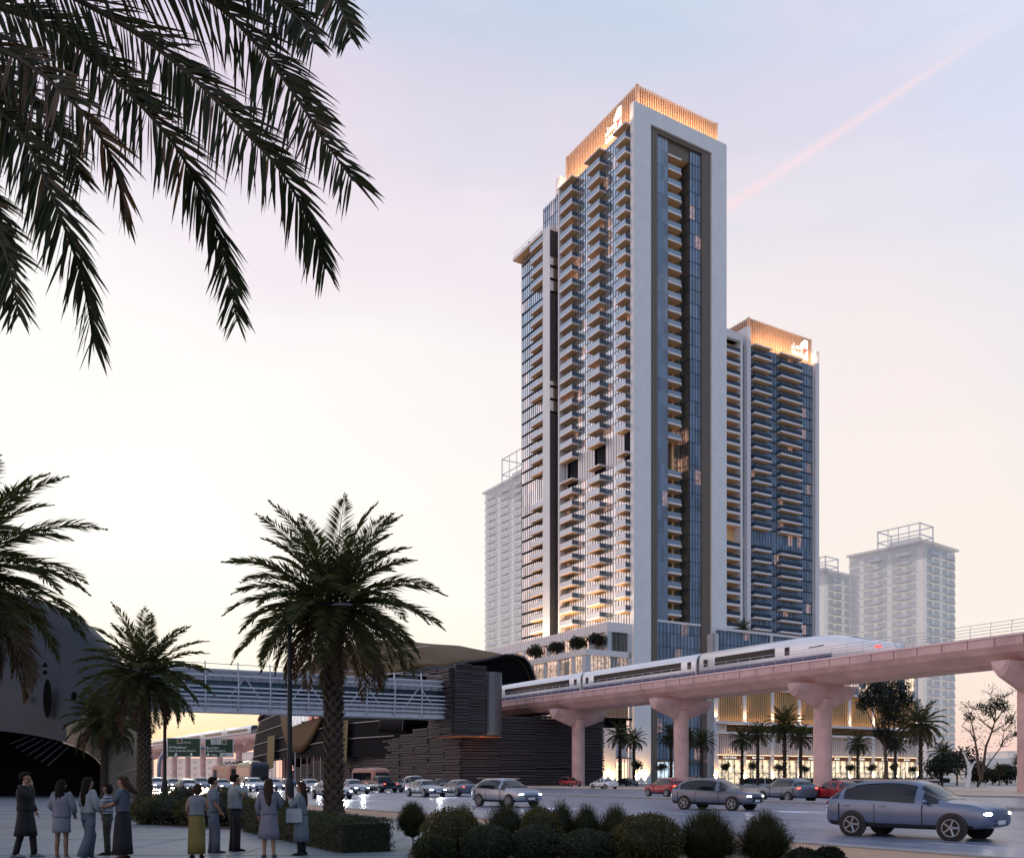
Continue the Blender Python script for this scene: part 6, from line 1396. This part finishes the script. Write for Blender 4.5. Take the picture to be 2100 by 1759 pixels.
person(482, 20.8, -.95, 1.75, False, ps(R=((.34, .12, 1.25), (.10, .19, 1.47)), L=((-.26, -.02, 1.13), (-.24, .06, .92))), [('trousers', 'trousers', 'cloth_black', .025), ('torso', 'sweater', 'cloth_white', .96, .03), ('sleeve', 'sleeve', 'cloth_white', .95, .08, .055), ('shoes', 'cloth_black')], 'tall man in a pale sweater and dark trousers, hand at his mouth', 'skin', 'hair', 'short')
t, k = person(551.5, 19.1, .1, 1.66, True, ps(L=((-.24, .0, 1.14), (-.22, .08, .92)), R=((.25, .05, 1.17), (.12, .22, 1.1))), [('torso', 'coat', 'cloth_lilac', .95, .025), ('skirt', 'coat_skirt', 'cloth_lilac', .42, .165, .23), ('sleeve', 'coat_sleeve', 'cloth_lilac', .97, .07, .058), ('shoes', 'cloth_slate')], 'woman in a belted lilac coat seen from behind, long brown hair', 'skin', 'hair_brown', 'long')
garment('belt', 'cloth_slate', t, k, [((0, 0, 1.06), .165, .135), ((0, 0, 1.02), .17, .14)], 0)
t, k = person(618, 19.7, YL-.15, 1.58, True, ps(L=((-.2, .12, 1.15), (-.08, .25, 1.30)), R=((.2, .1, 1.15), (.08, .24, 1.26)), lean=(0, .01)), [('trousers', 'trousers', 'cloth_black'), ('torso', 'coat', 'cloth_blue', .95, .02), ('skirt', 'coat_skirt', 'cloth_blue', .33, .165, .23), ('sleeve', 'coat_sleeve', 'cloth_white', .95, .068, .055), ('shoes', 'cloth_black')], 'woman in a long pale blue coat raising both hands, white bag beside her', 'skin', 'hair_brown', 'long')
bp_ = G(600, 19.62); b = empty('shoulder_bag', (bp_.x+.06, bp_.y-.12, .72), .2, 'white tote bag hanging beside the woman in the pale blue coat', 'bag'); g = MB(); g.loft([[V3(x*s, y*s2, z) for x, y in ((-.17, -.05), (.17, -.05), (.17, .05), (-.17, .05))] for z, s, s2 in ((0, .96, .9), (.02, 1, 1), (.18, .97, .9), (.30, .88, .4))]); g.build('bag_body', 'cloth_bag', b)
g = MB(); g.tube([(-.1, 0, .29), (-.05, 0, .50), (.06, 0, .56), (.1, 0, .29)], .011, 5); g.build('strap', 'cloth_bag', b)
# passers-by far off before the shops
fm = []
for i, (fem, pz) in enumerate(((False, ps()), (True, ps(legL=((-.09, .1, .49), (-.09, .12, .085)), legR=((.09, -.05, .49), (.09, -.14, .085)))), (False, ps(R=((.24, .08, 1.13), (.15, .25, 1.1)))))):
    m = body_mesh(1.72, pz, fem, False); m.materials.clear(); m.materials.append(MATS['cloth_slate']); fm.append(m)
far_spots = [1222, 1227, 1236, 1351, 1356, 1366, 1372, 1424, 1430, 1441, 1538, 1545, 1553, 1562, 1571, 1577, 1584, 1590, 1598, 1627, 1634, 1641, 1702, 1711, 1720, 1731, 1739, 1752, 1764, 1776, 1781, 1797, 1809, 1822, 1845, 1858]
hm = {}
for i, px in enumerate(far_spots):
    Y = random.uniform(168, 205); t = empty('person', G(px, Y), random.uniform(0, 6.28), ORD[i]+' dark-clad passer-by from the left in front of the lit podium', 'person', 'passers-by in front of the shops')
    o = bpy.data.objects.new('body', fm[i % 3]); scn.collection.objects.link(o); o.parent = t
    h = MB()
    if 'h' not in hm: h.ellip((0, -.01, 1.65), (.09, .10, .09), 10, 6); hm['h'] = h.build('hair', 'hair', t)
    else: c = hm['h'].copy(); scn.collection.objects.link(c); c.parent = t
